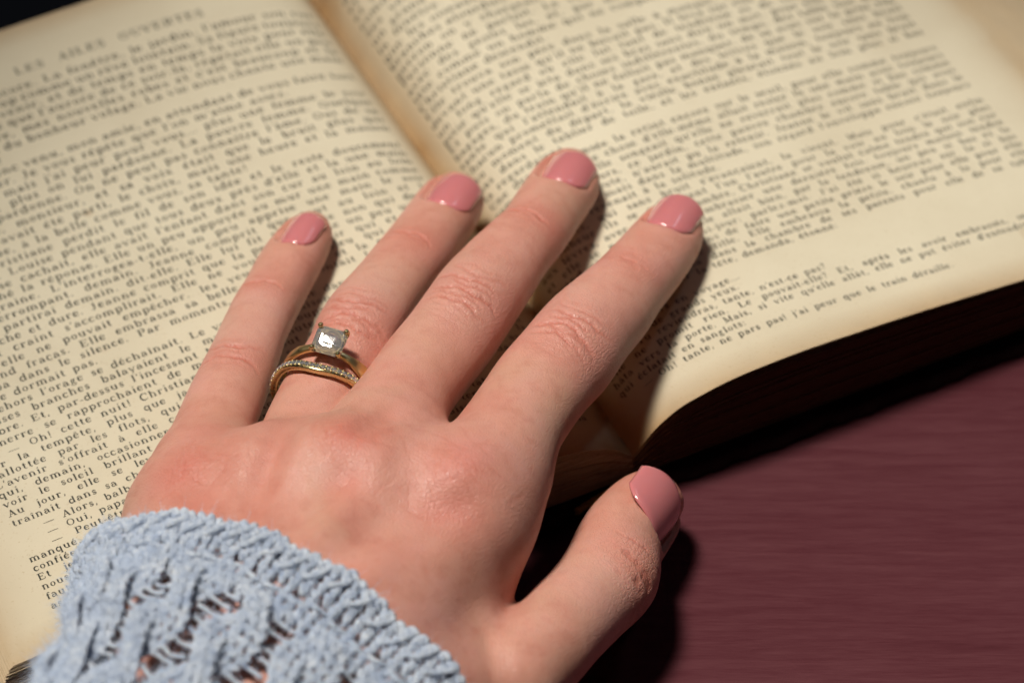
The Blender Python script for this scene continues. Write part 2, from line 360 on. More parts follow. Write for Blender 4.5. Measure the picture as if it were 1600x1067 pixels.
ACC={'é':('e',[S([(.42,1.15),(.68,1.45)],.13)]),'è':('e',[S([(.6,1.15),(.34,1.45)],.13)]),'ê':('e',[S([(.26,1.15),(.5,1.42),(.74,1.15)],.11)]),
 'à':('a',[S([(.56,1.15),(.3,1.45)],.13)]),'â':('a',[S([(.22,1.15),(.46,1.42),(.7,1.15)],.11)]),'î':('i',None),'ô':('o',[S([(.26,1.15),(.5,1.42),(.74,1.15)],.11)]),
 'û':('u',[S([(.36,1.15),(.6,1.42),(.84,1.15)],.11)]),'ù':('u',[S([(.66,1.15),(.42,1.45)],.13)]),'ç':('c',[S([(.5,0),(.6,-.2),(.42,-.36)],.12)]),'É':('E',[S([(.7,1.6),(.95,1.85)],.13)])}
for k,(b0,ex) in ACC.items():
    adv,st=G[b0]
    if k=='î': st=st[:-1]; ex=[S([(.1,1.15),(.33,1.42),(.56,1.15)],.11)]
    G[k]=(adv,st+ex)
def stroke_mesh(pts,w):
    P=np.array(pts,float); T=np.gradient(P,axis=0); T/=np.linalg.norm(T,axis=1)[:,None]
    Nn=np.stack([-T[:,1],T[:,0]],-1)*(w+.01)/2
    V=np.concatenate([P+Nn,P-Nn]); n=len(P)
    F=[(i,n+i,n+i+1,i+1) for i in range(n-1)]
    return V,F
GM={}
for ch,(adv,st) in G.items():
    vs=[];fs=[];n=0
    for q in st:
        if q[0]=='s': V,F=stroke_mesh(q[1],q[2])
        else:
            _,cx,cy,rx,ry=q; a=np.linspace(0,2*math.pi,15)[:-1]
            o_=np.stack([cx+(rx+.04)*np.cos(a),cy+(ry+.01)*np.sin(a)],-1); i_=np.stack([cx+(rx-.21)*np.cos(a),cy+(ry-.1)*np.sin(a)],-1)
            V=np.concatenate([o_,i_]); m=14; F=[(i,m+i,m+(i+1)%m,(i+1)%m) for i in range(m)]
        vs.append(V); fs+= [tuple(n+x for x in f) for f in F]; n+=len(V)
    GM[ch]=(adv,np.concatenate(vs) if vs else np.zeros((0,2)),np.array(fs,int).reshape(-1,4))
LEFT=["fauteuil, et l'on attendait que le jour vînt","assise à son chevet, elle priait encore pour lui."]
LEFT_LINES="""§LES AILES OUVERTES¶
nous promit-elle qu'avant à midi sur le banc l'eau du jardin
serait tirée. Puis d'ailleurs, un jour, des voix montèrent.
—A vous aussi à midi tous, comme j'aurais voulu leur dire
comme pour lui, un peu davantage, que la maison s'ouvrît.
Elle avait le plaisir d'y être, et l'habitude de vivre là
ne lui pesait point encore. La fenêtre, le jardin, l'amour
paraissaient tout à coup comme un rêve lointain. Sa figure
se troublait à ce souvenir, et de temps en temps la voix
—Mais vous lisez que l'aurore de ce soir-là, répétait-elle
doucement à mesure, mes nouvelles robes et c'est beaucoup
dire, vous me direz du bonheur volage. La vie nous chante
l'amour, ma tante!¶
—Vous êtes donc venu, mon amie, en attendant de vous faire tort
pas de vous peiner. Je vous répète que l'on m'aime assez.¶
—Peut-être, mais j'ai peur pour vous... plus une femme
a peur d'aimer, plus on lui pardonne. La pauvre femme. Quelque
—Je vous pardonne. On ne peut pas connaître l'âme. Oui
la comprendre, monsieur, et sa voix était que le bruit
—Le cœur avait été parti, le choix, mais une heure
parut si longue, à la belle comme vous, sa tante!¶
—La Christiane perdit le fil de son idée et le reste
Puis Jeanne. Louise pendant que tous deux près d'elle
quand elle se cachait, elle avait l'enfant dans son cœur
avait cherché la réponse. Elle un peu appuyée au mur
de sa migraine. L'interrogea-t-elle, un peu apprise
bien l'interrompant. demain. Jeanne comprit que tout
—Je partirai demain. dit-elle. Elle lui fit signe que non
s'était sèche et dure. Jeanne comprit que la petite
ne avait craint s'accomplirait. Elle ne voulait pas voir
encore elle ne pouvait empêcher. les yeux au ciel bleu
un grand fracas. Elle embrassa sa belle-mère et son
retomba dans le silence. Par moments, une voix montait
vite ne dormait pas.¶
Au dehors l'orage se déchaînait. Le vent et la pluie
épaisses branches balayaient le mur de la maison si
sombre. Et, par-dessus l'incessant tumulte, les coups de
tonnerre se rapprochaient de minute en minute. Dieu
—Oh! cette nuit! Christiane la passa tout entière, et
sur la tempête, plus que jamais, elle se sentait seule,
ballottée par les flots, qui ne savaient où la mener.
L'avenir s'offrait à elle comme un abîme sans fond
qui, demain, occasionnerait peut-être sa perte, sans
voir le soleil brillant sur le jardin tout mouillé.
Au jour, elle se leva. La vieille servante qui se
traînait dans sa chambre, la vit si pâle et si lasse
—Alors, balbutia-t-elle, vous partez ce matin¶
—Oui, papa.¶
—Peut-être aurions-nous mieux fait de vous retenir
manqué, peut-être, et de ne pas vous laisser tant
confiée aux mains d'une étrangère, pendant un an.
Et je m'en veux, voyez-vous, de toute cette peine que
nous vous avons faite sans le vouloir, ma chère
faute de savoir; mais vous reviendrez, une fois encore
assise près de nous, comme autrefois, sous la lampe."""
RIGHT_LINES="""que le jour s'était levé et comment elle avait pu dormir
encore une heure dans cette chambre où tout lui parlait
de lui. Et dans son trouble, elle entendait ses pas, lents
et sourds, traverser le vestibule, remonter les marches
et s'arrêter devant sa porte, puis repartir sans bruit
comme pour ne pas l'éveiller, elle qui veillait encore.
Ses yeux brûlaient de fièvre, ses mains tremblaient,
un grand frisson la secouait tout entière. Elle ouvrit
la fenêtre. Le jardin s'éveillait sous la rosée, tandis
que les oiseaux, ivres de lumière, chantaient dans les
branches alourdies. Une voiture attendait devant le
perron; on y chargeait déjà les malles et les cartons.
Personne ne parlait. Le vieux domestique allait et venait
avec des gestes las, et, par moments, il secouait la
tête comme un homme qui ne comprend plus les choses.
Christiane descendit.¶
Elle trouva son père dans la salle à manger, assis
devant une tasse qu'il ne buvait pas. Il leva sur elle
un long regard où elle lut tant de tendresse et de
pitié qu'elle se jeta dans ses bras sans dire un mot.
Et puis on parla de choses indifférentes, du temps, des
bagages, du train qu'il ne fallait pas manquer, de sa
tante qui l'attendait à la gare, et des lettres que
chacun promettait d'écrire avec exactitude à la maison.
Au moment du départ, la vieille bonne pleurait tout
bas dans le tablier de toile, et les enfants, étonnés
la regardaient.¶
Une dernière pensée la retint encore sur le seuil,
comme si quelque chose d'elle-même allait rester là
pour toujours. Elle songeait qu'elle ne reverrait plus
peut-être ces murs, ce jardin, cette pauvre chambre
Jeanne, pour toute, n'aurait pu la retenir. Jeanne le vit
et ne dit rien, mais dans la multitude, son regard l'enveloppa
comme elle revenait à la solitude.¶
Les petits, qui sans bruit s'avançaient, la virent. Mais pour c'était enfin
le bonheur; ils se poussèrent l'un l'autre pour la voir
aux lèvres, avec dans la chambre, Christiane se voulut calme
et elle se pencha pour l'embrasser une dernière fois.
Quand elle demanda si elle allait bien, par la tendresse,
il répondit, dans le demi-jour: parlez-moi. J'ai été si heureux
—Tu pleures! Je viens de faire une petite prière
pour toi, dit la jeune fille. Elle embrassa la petite, chanta à la
tante. Puis elle passa dans la chambre de ses parents
mit son chapeau sur la tête, demanda, étonné:¶
—Tante?¶
—Tu pars en voyage...¶
Il ouvrait de grands yeux.¶
—Tu reviendras, tante, n'est-ce pas?¶
Elle ne promit rien. Le pouvait-elle? Et, après les avoir embrassés, se
hâta vers la porte. Mais, si vite qu'elle allât, elle ne put éviter d'entendre
qui éclatait en sanglots:¶
—Oh! tante, ne pars pas! j'ai peur que le train déraille.¶"""
FILL=['encore','et la','une main','de sa','toujours','avec','doucement','comme','sans bruit','dans le','son cœur','plus','pour elle','au loin','sur la','table','maison','le soir','qui','tendre','un peu','si bas']
XH=1.06      # x-height in mm
def typeset(side,lines,a0,a1,v_last,pitch,align):
    """lines bottom-up; a0..a1 arc positions of the measure (mm, signed from the gutter)"""
    bagv=[];bagf=[];nn=0
    n=len(lines)
    for k,ln in enumerate(lines):
        row=n-1-k
        base=v_last; 
        for _ in range(row): base+=PITCH0+PGROW*base
        xh=XH*((PITCH0+PGROW*base)/2.36)**1.0
        head=ln.startswith('§')
        if head: ln=ln[1:]; base+=1.6
        ind=0.0
        if ln.startswith('—'): ln='— '+ln[1:]; ind=5.0
        sep=0.16
        short=ln.endswith('¶') or head
        ln=ln.rstrip('¶')
        wds=ln.split(' ')
        def ww(wd,x): return sum((GM[c][0]+sep+(.05 if head else 0)) for c in wd if c in GM)*x
        tot=sum(ww(x_,xh) for x_ in wds); meas=abs(a1-a0)-ind; ng=max(1,len(wds)-1)
        nat=0.8*xh
        while not short and (meas-tot)/ng>2.3:
            for q_ in random.choice(FILL).split(' '):
                wds.append(q_); tot+=ww(q_,xh); ng+=1
        gap=(meas-tot)/ng
        full=not short
        sx=1.0
        if head: gap=2.8; ind=40
        elif not full: gap=1.3
        elif gap<0.55:
            sx=(meas-0.75*ng)/tot; gap=0.75
        x=a0+ind
        for wd in wds:
            for c in wd:
                if c not in GM: continue
                adv,V,F=GM[c]
                if len(V):
                    j=RNG.normal(0,0.018)
                    sc_=xh*(1+RNG.normal(0,0.012))
                    aa=x+V[:,0]*xh*sx; tt=base+j+V[:,1]*sc_
                    # slightly baggy baselines
                    tt=tt+0.10*np.sin(aa*0.06+row*0.7)
                    bagv.append(np.stack([aa,tt],-1)); bagf.append(F+nn); nn+=len(V)
                x+=(adv+sep+(.05 if head else 0))*xh*sx
            x+=gap
    A=np.concatenate(bagv); F=np.concatenate(bagf)
    s=arc2s(side,np.abs(A[:,0])); t=A[:,1]
    z=page_z(side,s,t)
    P=bpt(side,s,t,z+0.035)
    return P,F
def ink_material():
    m,nt,b=newmat('printing_ink')
    n1=noise(nt,coords(nt),900,3,0.6); n2=noise(nt,coords(nt),60,3,0.6)
    f=math_(nt,'MULTIPLY_ADD',n1,0.6,math_(nt,'MULTIPLY',n2,0.5))
    c=ramp(nt,f,[(0.38,(0.020,0.023,0.020)),(0.80,(0.15,0.14,0.115))])
    nt.links.new(c,b.inputs['Base Color']); b.inputs['Roughness'].default_value=0.8; b.inputs['Specular IOR Level'].default_value=0.2
    return m
INK=ink_material()
def pg(side): return [c for c in book.children if c.name.startswith('page')][0 if side>0 else 1]
LL=LEFT_LINES.split('\n'); LL=LL[:1]+LL[-49:]; RL=RIGHT_LINES.split('\n')[-50:]
PITCH0=2.17; PGROW=.0078; PITCH=2.38
for side,L_,a0,a1,v0 in ((-1,LL,-113.5,-7.5,8.0),(1,RL,5.0,112.0,8.4)):
    P,F=typeset(side,L_,a0,a1,v0,(145.5-v0-2.6)/(len(LL)-1) if side<0 else PITCH,0)
    o=mesh_obj('printed_text',P,F,INK,pg(side),False); o['kind']='stuff'
# ================================================================== TABLE
def wood():
    m,nt,b=newmat('burgundy_wood')
    v1=coords(nt,(9,120,9)); g1=noise(nt,v1,5.0,6,0.62,0.6); v2=coords(nt,(60,1100,60)); g2=noise(nt,v2,3.0,4,0.65,0.3)
    v3=coords(nt,(3,14,3)); g3=noise(nt,v3,2.0,3,0.5)
    f=math_(nt,'MULTIPLY_ADD',g2,0.45,math_(nt,'MULTIPLY_ADD',g3,0.35,math_(nt,'MULTIPLY',g1,0.6)))
    c=ramp(nt,f,[(0.35,(0.052,0.012,0.015)),(0.60,(0.080,0.021,0.027)),(0.90,(0.115,0.038,0.045))])
    nt.links.new(c,b.inputs['Base Color'])
    b.inputs['Roughness'].default_value=0.38; b.inputs['Specular IOR Level'].default_value=0.22
    nt.links.new(bump(nt,f,0.12,0.0003),b.inputs['Normal']); return m
tx0,tx1,ty0,ty1=-230,260,-330,150
def rbox(x0,x1,y0,y1,z0,z1,r=2.0):
    bm=bmesh.new(); bmesh.ops.create_cube(bm,size=1)
    for v_ in bm.verts: v_.co=((x0+x1)/2+v_.co.x*(x1-x0),(y0+y1)/2+v_.co.y*(y1-y0),(z0+z1)/2+v_.co.z*(z1-z0))
    bmesh.ops.bevel(bm,geom=bm.edges[:],offset=r,segments=3,affect='EDGES')
    V=np.array([v_.co[:] for v_ in bm.verts]); F=[tuple(x.index for x in f.verts) for f in bm.faces]; bm.free(); return V,F
V,F=rbox(-330,480,-560,PH+8,-22,0)
V=BG*[1,1,0]+V[:,:1]*BU+V[:,1:2]*BV+V[:,2:]*np.array([[0,0,1.]])
o=mesh_obj('table_top',V,F,wood()); o['label']='dark burgundy wooden tabletop under the open book'; o['category']='table'

# ================================================================== HAND
VOX=0.41
def catmull(P,sub):
    P=np.asarray(P,float); Q=np.concatenate([[2*P[0]-P[1]],P,[2*P[-1]-P[-2]]]); out=[]
    for i in range(len(P)-1):
        p0,p1,p2,p3=Q[i:i+4]
        for t in np.linspace(0,1,sub,endpoint=False):
            out.append(.5*((2*p1)+(-p0+p2)*t+(2*p0-5*p1+4*p2-p3)*t*t+(-p0+3*p1-3*p2+p3)*t**3))
    out.append(P[-1]); return np.array(out)
def smin(a,b,k):
    h=np.clip(.5+.5*(b-a)/k,0,1); return b*(1-h)+a*h-k*h*(1-h)
def pgz(p):
    "page height under a point (mm)"
    q=np.asarray(p)-BG; s=q[...,0]*BU[0]+q[...,1]*BU[1]; t=q[...,0]*BV[0]+q[...,1]*BV[1]
    return np.where(s>0,page_z(1,np.abs(s),t),page_z(-1,np.abs(s),t))
class Chain:
    """tapered finger: centre line with radii, oval section, dorsal direction"""
    def __init__(c,pts,rad,dors,flat=0.12,sub=4,vol=0.0):
        A=np.concatenate([pts,np.array(rad)[:,None],np.asarray(dors)],1); A=catmull(A,sub)
        c.P=A[:,:3]; c.r=A[:,3]; d=A[:,4:7]
        T=np.gradient(c.P,axis=0); T/=np.linalg.norm(T,axis=1)[:,None]
        d=d-(d*T).sum(1)[:,None]*T; c.D=d/np.linalg.norm(d,axis=1)[:,None]; c.L=np.cross(T,c.D)
        c.s=np.concatenate([[0],np.cumsum(np.linalg.norm(np.diff(c.P,axis=0),axis=1))]); c.flat=flat
        c.T=T; c.vol=vol
    def ev(c,X):
        best=np.full(len(X),1e9,np.float32); bi=np.zeros(len(X),np.int32); bt=np.zeros(len(X),np.float32)
        for i in range(len(c.P)-1):
            a=c.P[i];b=c.P[i+1]; ab=b-a; h=np.clip(((X-a)@ab)/(ab@ab),0,1).astype(np.float32)
            q=X-a-h[:,None]*ab; d=np.sqrt((q*q).sum(1))-(c.r[i]*(1-h)+c.r[i+1]*h)
            m=d<best; best[m]=d[m]; bi[m]=i; bt[m]=h[m]
        j=bi+1; w=bt[:,None]
        C=c.P[bi]*(1-w)+c.P[j]*w; D=c.D[bi]*(1-w)+c.D[j]*w; L=c.L[bi]*(1-w)+c.L[j]*w
        q=X-C; n=np.sqrt((q*q).sum(1))+1e-6; y=(q*D).sum(1); x=(q*L).sum(1); cy=y/n
        r=(c.r[bi]*(1-bt)+c.r[j]*bt)
        rr=r*(1-c.flat*cy*cy)
        s=c.s[bi]*(1-bt)+c.s[j]*bt
        return n-rr,s,x,y,r
    def bbox(c,pad):
        return (c.P-c.r[:,None]).min(0)-pad,(c.P+c.r[:,None]).max(0)+pad
UPV=np.array([0,0,1.0])
def finger(st,dors,capr=0.8,ext=None,flat=0.12):
    """st: (Lx,Ly,Rx,Ry,z) silhouette pairs from tip to base with the height of the centre"""
    pts=[];rad=[]
    for lx,ly,rx,ry,z in st:
        p=unp((lx+rx)/2,(ly+ry)/2,z); dep=(p-CAM)@FW
        pts.append(p); rad.append(math.hypot(lx-rx,ly-ry)/2*dep/FPX)
    return np.array(pts),np.array(rad)
FINGERS={}
# heights above the page at the pads; the fingers lie almost flat with a low arch at the middle joint
def mkf(name,tip,st,zs,roll,flat=0.12):
    st2=[(a,b,c_,d,z) for (a,b,c_,d),z in zip(st,zs)]
    pts,rad=finger(st2,None)
    tp=unp(tip[0],tip[1],tip[3]); dep=(tp-CAM)@FW
    pts=np.concatenate([[tp],pts]); rad=np.concatenate([[tip[2]*dep/FPX],rad])
    ax=pts[0]-pts[-1]; ax/=np.linalg.norm(ax); side=np.cross(ax,UPV); side/=np.linalg.norm(side)
    ds=[]
    for i in range(len(pts)):
        rl=roll if not hasattr(roll,'__len__') else np.interp(i/(len(pts)-1),[0,.5,1],roll)
        ds.append(UPV*math.cos(rl)+side*math.sin(rl))
    c=Chain(pts,rad,np.array(ds),flat); FINGERS[name]=c; return c
mkf('little',(484,360,33,22.9),[(434,362,517,388),(404,400,500,427),(381,442,480,465),(362,476,463,496),(345,508,449,528),(330,540,438,560),(311,579,425,600),(294,612,413,632),(276,650,399,672),(255,695,385,716)],
    [23.6,24.6,25.6,27,28.4,29.4,30.2,31,31.8,32.5],-0.18)
mkf('ring',(712,304,38,21.5),[(654,300,752,340),(626,335,728,380),(594,377,702,420),(565,409,670,460),(530,448,643,502),(503,483,617,546),(490,515,602,582),(468,550,580,612),(440,596,560,650),(415,645,540,695)],
    [22.4,24.2,26.5,28.6,30.4,31.8,32.0,32,32.5,33.5],-0.10)
mkf('middle',(889,271,43,25.6),[(831,268,931,314),(806,302,906,352),(784,335,884,388),(754,362,860,418),(722,391,838,452),(690,422,812,494),(664,460,788,532),(635,497,762,570),(600,541,733,605),(563,592,702,650),(524,640,688,706)],
    [27.0,28.6,30.4,32,33.2,34.2,34.4,34.5,34.8,35.6,36.4],0.0)
mkf('index',(1053,350,43,27.0),[(997,346,1094,390),(970,374,1076,424),(942,404,1052,456),(915,430,1033,482),(878,463,1012,514),(843,494,985,548),(810,534,958,586),(780,570,930,614),(753,606,903,650),(722,650,874,696)],
    [27.8,29.0,30.2,31.2,32.4,33.2,33.6,34,34.8,36],0.08)
# thumb: tip to the base of the hand, lying lower, against the cover and the table
mkf('thumb',(1020,786,38,10.5),[(958,766,1066,822),(922,796,1048,856),(900,826,1030,884),(882,862,1022,934),(856,897,980,980),(831,922,945,1018),(800,955,905,1062),(750,1000,860,1112)],
    [11.5,13.5,15.5,17,19.5,22,24.5,27],[1.1,0.85,0.5],0.06)
def pc(x,y,z): return unp(x,y,z)
# palm: metacarpal mounds from the knuckles to the wrist (centre px, centre z, radius mm)
PALM=[
 # (p0, r0, p1, r1, k)   centre px, height, radius mm; metacarpal mounds from the knuckles to the wrist
 ((775,728,35.5),10.2,(712,806,35.0),12.4,4),     # index base to its knuckle
 ((596,716,35.5),9.6,(552,776,36.2),12.6,4),     # middle
 ((452,742,34),8.6,(420,780,34.3),11.4,4),     # ring
 ((318,738,32.0),7.8,(306,796,31),9.7,4),      # little
 ((708,806,34.6),12.4,(550,1010,33.5),12.0,9),
 ((552,776,36.2),12.6,(470,1000,35),12,9),
 ((420,780,34.3),11.4,(370,960,34),11.5,9),
 ((306,796,31),9.7,(304,920,31),9.6,9),
 ((268,850,27),5.6,(288,920,28),6.5,9),
 ((560,1010,34),12.5,(430,1160,31),12,12),
 ((470,1000,35),12,(390,1160,31),12,12),
 ((370,960,34),11.5,(330,1140,31),12,12),
 ((300,920,31),10,(290,1100,30),11,12),
 ((420,1160,31),12,(220,1420,33),14,12),
 ((350,1140,31),12,(170,1400,33),14,12),
 ((698,832,27),10.5,(660,965,24),12.0,7),        # radial side and thenar eminence
 ((660,965,24),12.0,(560,1100,26),15,9),
 ((740,1060,25),10.0,(600,1130,29),14,5),
 ((690,742,30),6.2,(640,900,28),12,4),          # webs between the fingers
 ((516,742,28),6.0,(470,900,28),12,4),
 ((382,752,27),5.6,(330,900,27),11,4),
]
lo=np.array([1e9]*3); hi=-lo
for c in FINGERS.values():
    a,b=c.bbox(4); lo=np.minimum(lo,a); hi=np.maximum(hi,b)
PB=[]
for p0,r0,p1,r1,k in PALM:
    a=pc(*p0); b=pc(*p1); PB.append((a,r0,b,r1,k))
    lo=np.minimum(lo,np.minimum(a-r0,b-r1)-4); hi=np.maximum(hi,np.maximum(a+r0,b+r1)+4)
WR_MIN_Y=pc(300,1330,40)[1]
lo[1]=max(lo[1],WR_MIN_Y)
nx=np.ceil((hi-lo)/VOX).astype(int)
FLD=np.full(nx,6.0,np.float32)
gx=[lo[i]+np.arange(nx[i])*VOX for i in range(3)]
def sub(a,b):
    i0=np.clip(np.floor((a-lo)/VOX).astype(int),0,nx); i1=np.clip(np.ceil((b-lo)/VOX).astype(int)+1,0,nx)
    sl=tuple(slice(i0[i],i1[i]) for i in range(3))
    X=np.stack(np.meshgrid(*[gx[i][sl[i]] for i in range(3)],indexing='ij'),-1).astype(np.float32)
    return sl,X
def rcone(X,a,ra,b,rb):
    ab=b-a; h=np.clip(((X-a)@ab)/(ab@ab),0,1); q=X-a-h[...,None]*ab
    return np.sqrt((q*q).sum(-1))-(ra*(1-h)+rb*h)
for a,ra,b,rb,k in PB:
    pad=k+3.0
    sl,X=sub(np.minimum(a-ra,b-rb)-pad,np.maximum(a+ra,b+rb)+pad)
    if X.size==0: continue
    d=rcone(X.astype(np.float32),a.astype(np.float32),ra,b.astype(np.float32),rb).astype(np.float32)
    FLD[sl]=smin(FLD[sl],d,k)
# ---- nails: a plate is found by looking from the camera at the finger surface
def hit(c,x,y):
    "point and normal of a finger surface seen at a photo pixel (design aid only)"
    r=FW+RT*(x-800)/FPX+UP*(533.5-y)/FPX; r/=np.linalg.norm(r)
    t=DIST-90.0
    for _ in range(80):
        d=c.ev((CAM+r*t)[None])[0][0]; t+=max(min(d,3),-1)*0.8
        if abs(d)<.01: break
    p=CAM+r*t; e=.2; n=np.array([c.ev((p+np.eye(3)[k]*e)[None])[0][0]-c.ev((p-np.eye(3)[k]*e)[None])[0][0] for k in range(3)])
    return p,n/np.linalg.norm(n)
# cuticle px, mid px, left px, right px, length mm, half width mm
NSPEC={'little':((455,378),(464,352),10.6,3.6),'ring':((694,318),(700,296),12.0,4.7),'middle':((876,281),(881,258),12.0,4.8),
       'index':((1039,352),(1046,332),12.0,4.8),'thumb':((1016,812),(1056,792),12.8,6.7)}
class Nail:
    def __init__(n,c,cut,mid,ln,hw,sink,nmp=0):
        pc_,nc=hit(c,*cut); pm,nm_=hit(c,*mid)
        _,s_,_,_,_=c.ev(pm[None]); i=int(np.argmin(abs(c.s-s_[0])))
        ax=c.P[0]-c.P[min(8,len(c.P)-1)]; ax/=np.linalg.norm(ax)
        D=nm_-ax*(nm_@ax); D/=np.linalg.norm(D)
        n.L=np.cross(ax,D); n.D=D; n.A=ax
        n.C=pc_-D*sink; n.ln=ln; n.hw=hw; n.rho=hw/math.sin(R(58))
    def surf(n,a,x):
        "a: mm from the cuticle, x: arc mm across"
        ph=x/n.rho
        return n.C+np.multiply.outer(a,n.A)+np.multiply.outer(n.rho*np.sin(ph),n.L)+np.multiply.outer(-n.rho*(1-np.cos(ph))+0.55*np.sin(np.clip(a/n.ln,0,1)*math.pi*.75)-0.05*a,n.D)
    def local(n,X):
        q=X-n.C; a=q@n.A; x=q@n.L; h=q@n.D-(0.55*np.sin(np.clip(a/n.ln,0,1)*math.pi*.75)-0.05*a)+n.rho
        rr=np.sqrt(x*x+h*h); ph=np.arctan2(x,h); return a,ph*n.rho,rr-n.rho
NAILS={k:Nail(FINGERS[k],*v,0.28 if k!='thumb' else .05) for k,v in NSPEC.items()}
FF=np.full(nx,6.0,np.float32)
for nm,c in FINGERS.items():
    a,b=c.bbox(4.0); sl,X=sub(a,b); sh=X.shape[:3]; X=X.reshape(-1,3)
    d,s,x,y,r=c.ev(X)
    d=d.astype(np.float32)
    nl=NAILS[nm]; an,xn,hn=nl.local(X)
    hwx=nl.rho*R(58)+0.12
    a0=-0.15+3.6*np.abs(xn/hwx)**3.6
    inside=np.maximum(np.maximum(a0-an,np.abs(xn)-hwx),an-nl.ln-3)   # <0 inside the outline
    pocket=np.maximum(inside,-(hn+0.12))
    d=np.maximum(d,-np.where(hn>-3,pocket,9).astype(np.float32)).astype(np.float32)
    d=d.reshape(sh)
    if nm=='thumb':
        FLD[sl]=smin(FLD[sl],d,2.2)
    else:
        FF[sl]=np.minimum(FF[sl],d)
FLD=smin(FLD,FF,3.5).astype(np.float32)
del FF
# ---- polygonise
grid=vdb.FloatGrid(6.0); grid.copyFromArray(np.clip(FLD,-6,6))
pts,quads=grid.convertToQuads(0.0)
V=lo+np.asarray(pts,float)*VOX
Q=np.asarray(quads,int)
# keep the biggest island
def islands(n,Q):
    lab=np.arange(n)
    e=np.concatenate([Q[:,[0,1]],Q[:,[1,2]],Q[:,[2,3]]])
    while True:
        m=np.minimum(lab[e[:,0]],lab[e[:,1]]); old=lab.copy()
        np.minimum.at(lab,e[:,0],m); np.minimum.at(lab,e[:,1],m); lab=lab[lab]
        if (lab==old).all(): return lab
lab=islands(len(V),Q); u_,ct=np.unique(lab,return_counts=True); keep=lab==u_[ct.argmax()]
mp=-np.ones(len(V),int); mp[keep]=np.arange(keep.sum()); Q=Q[keep[Q].all(1)]; Q=mp[Q]; V=V[keep]
def smooth(V,Q,it,lam=0.5):
    e=np.concatenate([Q[:,[0,1]],Q[:,[1,2]],Q[:,[2,3]],Q[:,[3,0]]]); e=np.concatenate([e,e[:,::-1]])
    deg=np.bincount(e[:,0],minlength=len(V)).astype(float)[:,None]
    for _ in range(it):
        acc=np.stack([np.bincount(e[:,0],weights=V[e[:,1],k],minlength=len(V)) for k in range(3)],-1)
        V=V+lam*(acc/np.maximum(deg,1)-V)
    return V
V=smooth(V,Q,5)
def normals(V,Q):
    n=np.cross(V[Q[:,2]]-V[Q[:,0]],V[Q[:,3]]-V[Q[:,1]]); N_=np.zeros_like(V)
    for k in range(4):
        for j in range(3): N_[:,j]+=np.bincount(Q[:,k],weights=n[:,j],minlength=len(V))
    return N_/(np.linalg.norm(N_,axis=1)[:,None]+1e-12)
NV=normals(V,Q)
# orientation check
if (NV*(V-V.mean(0))).sum()<0: Q=Q[:,::-1]; NV=-NV
print('hand verts',len(V))
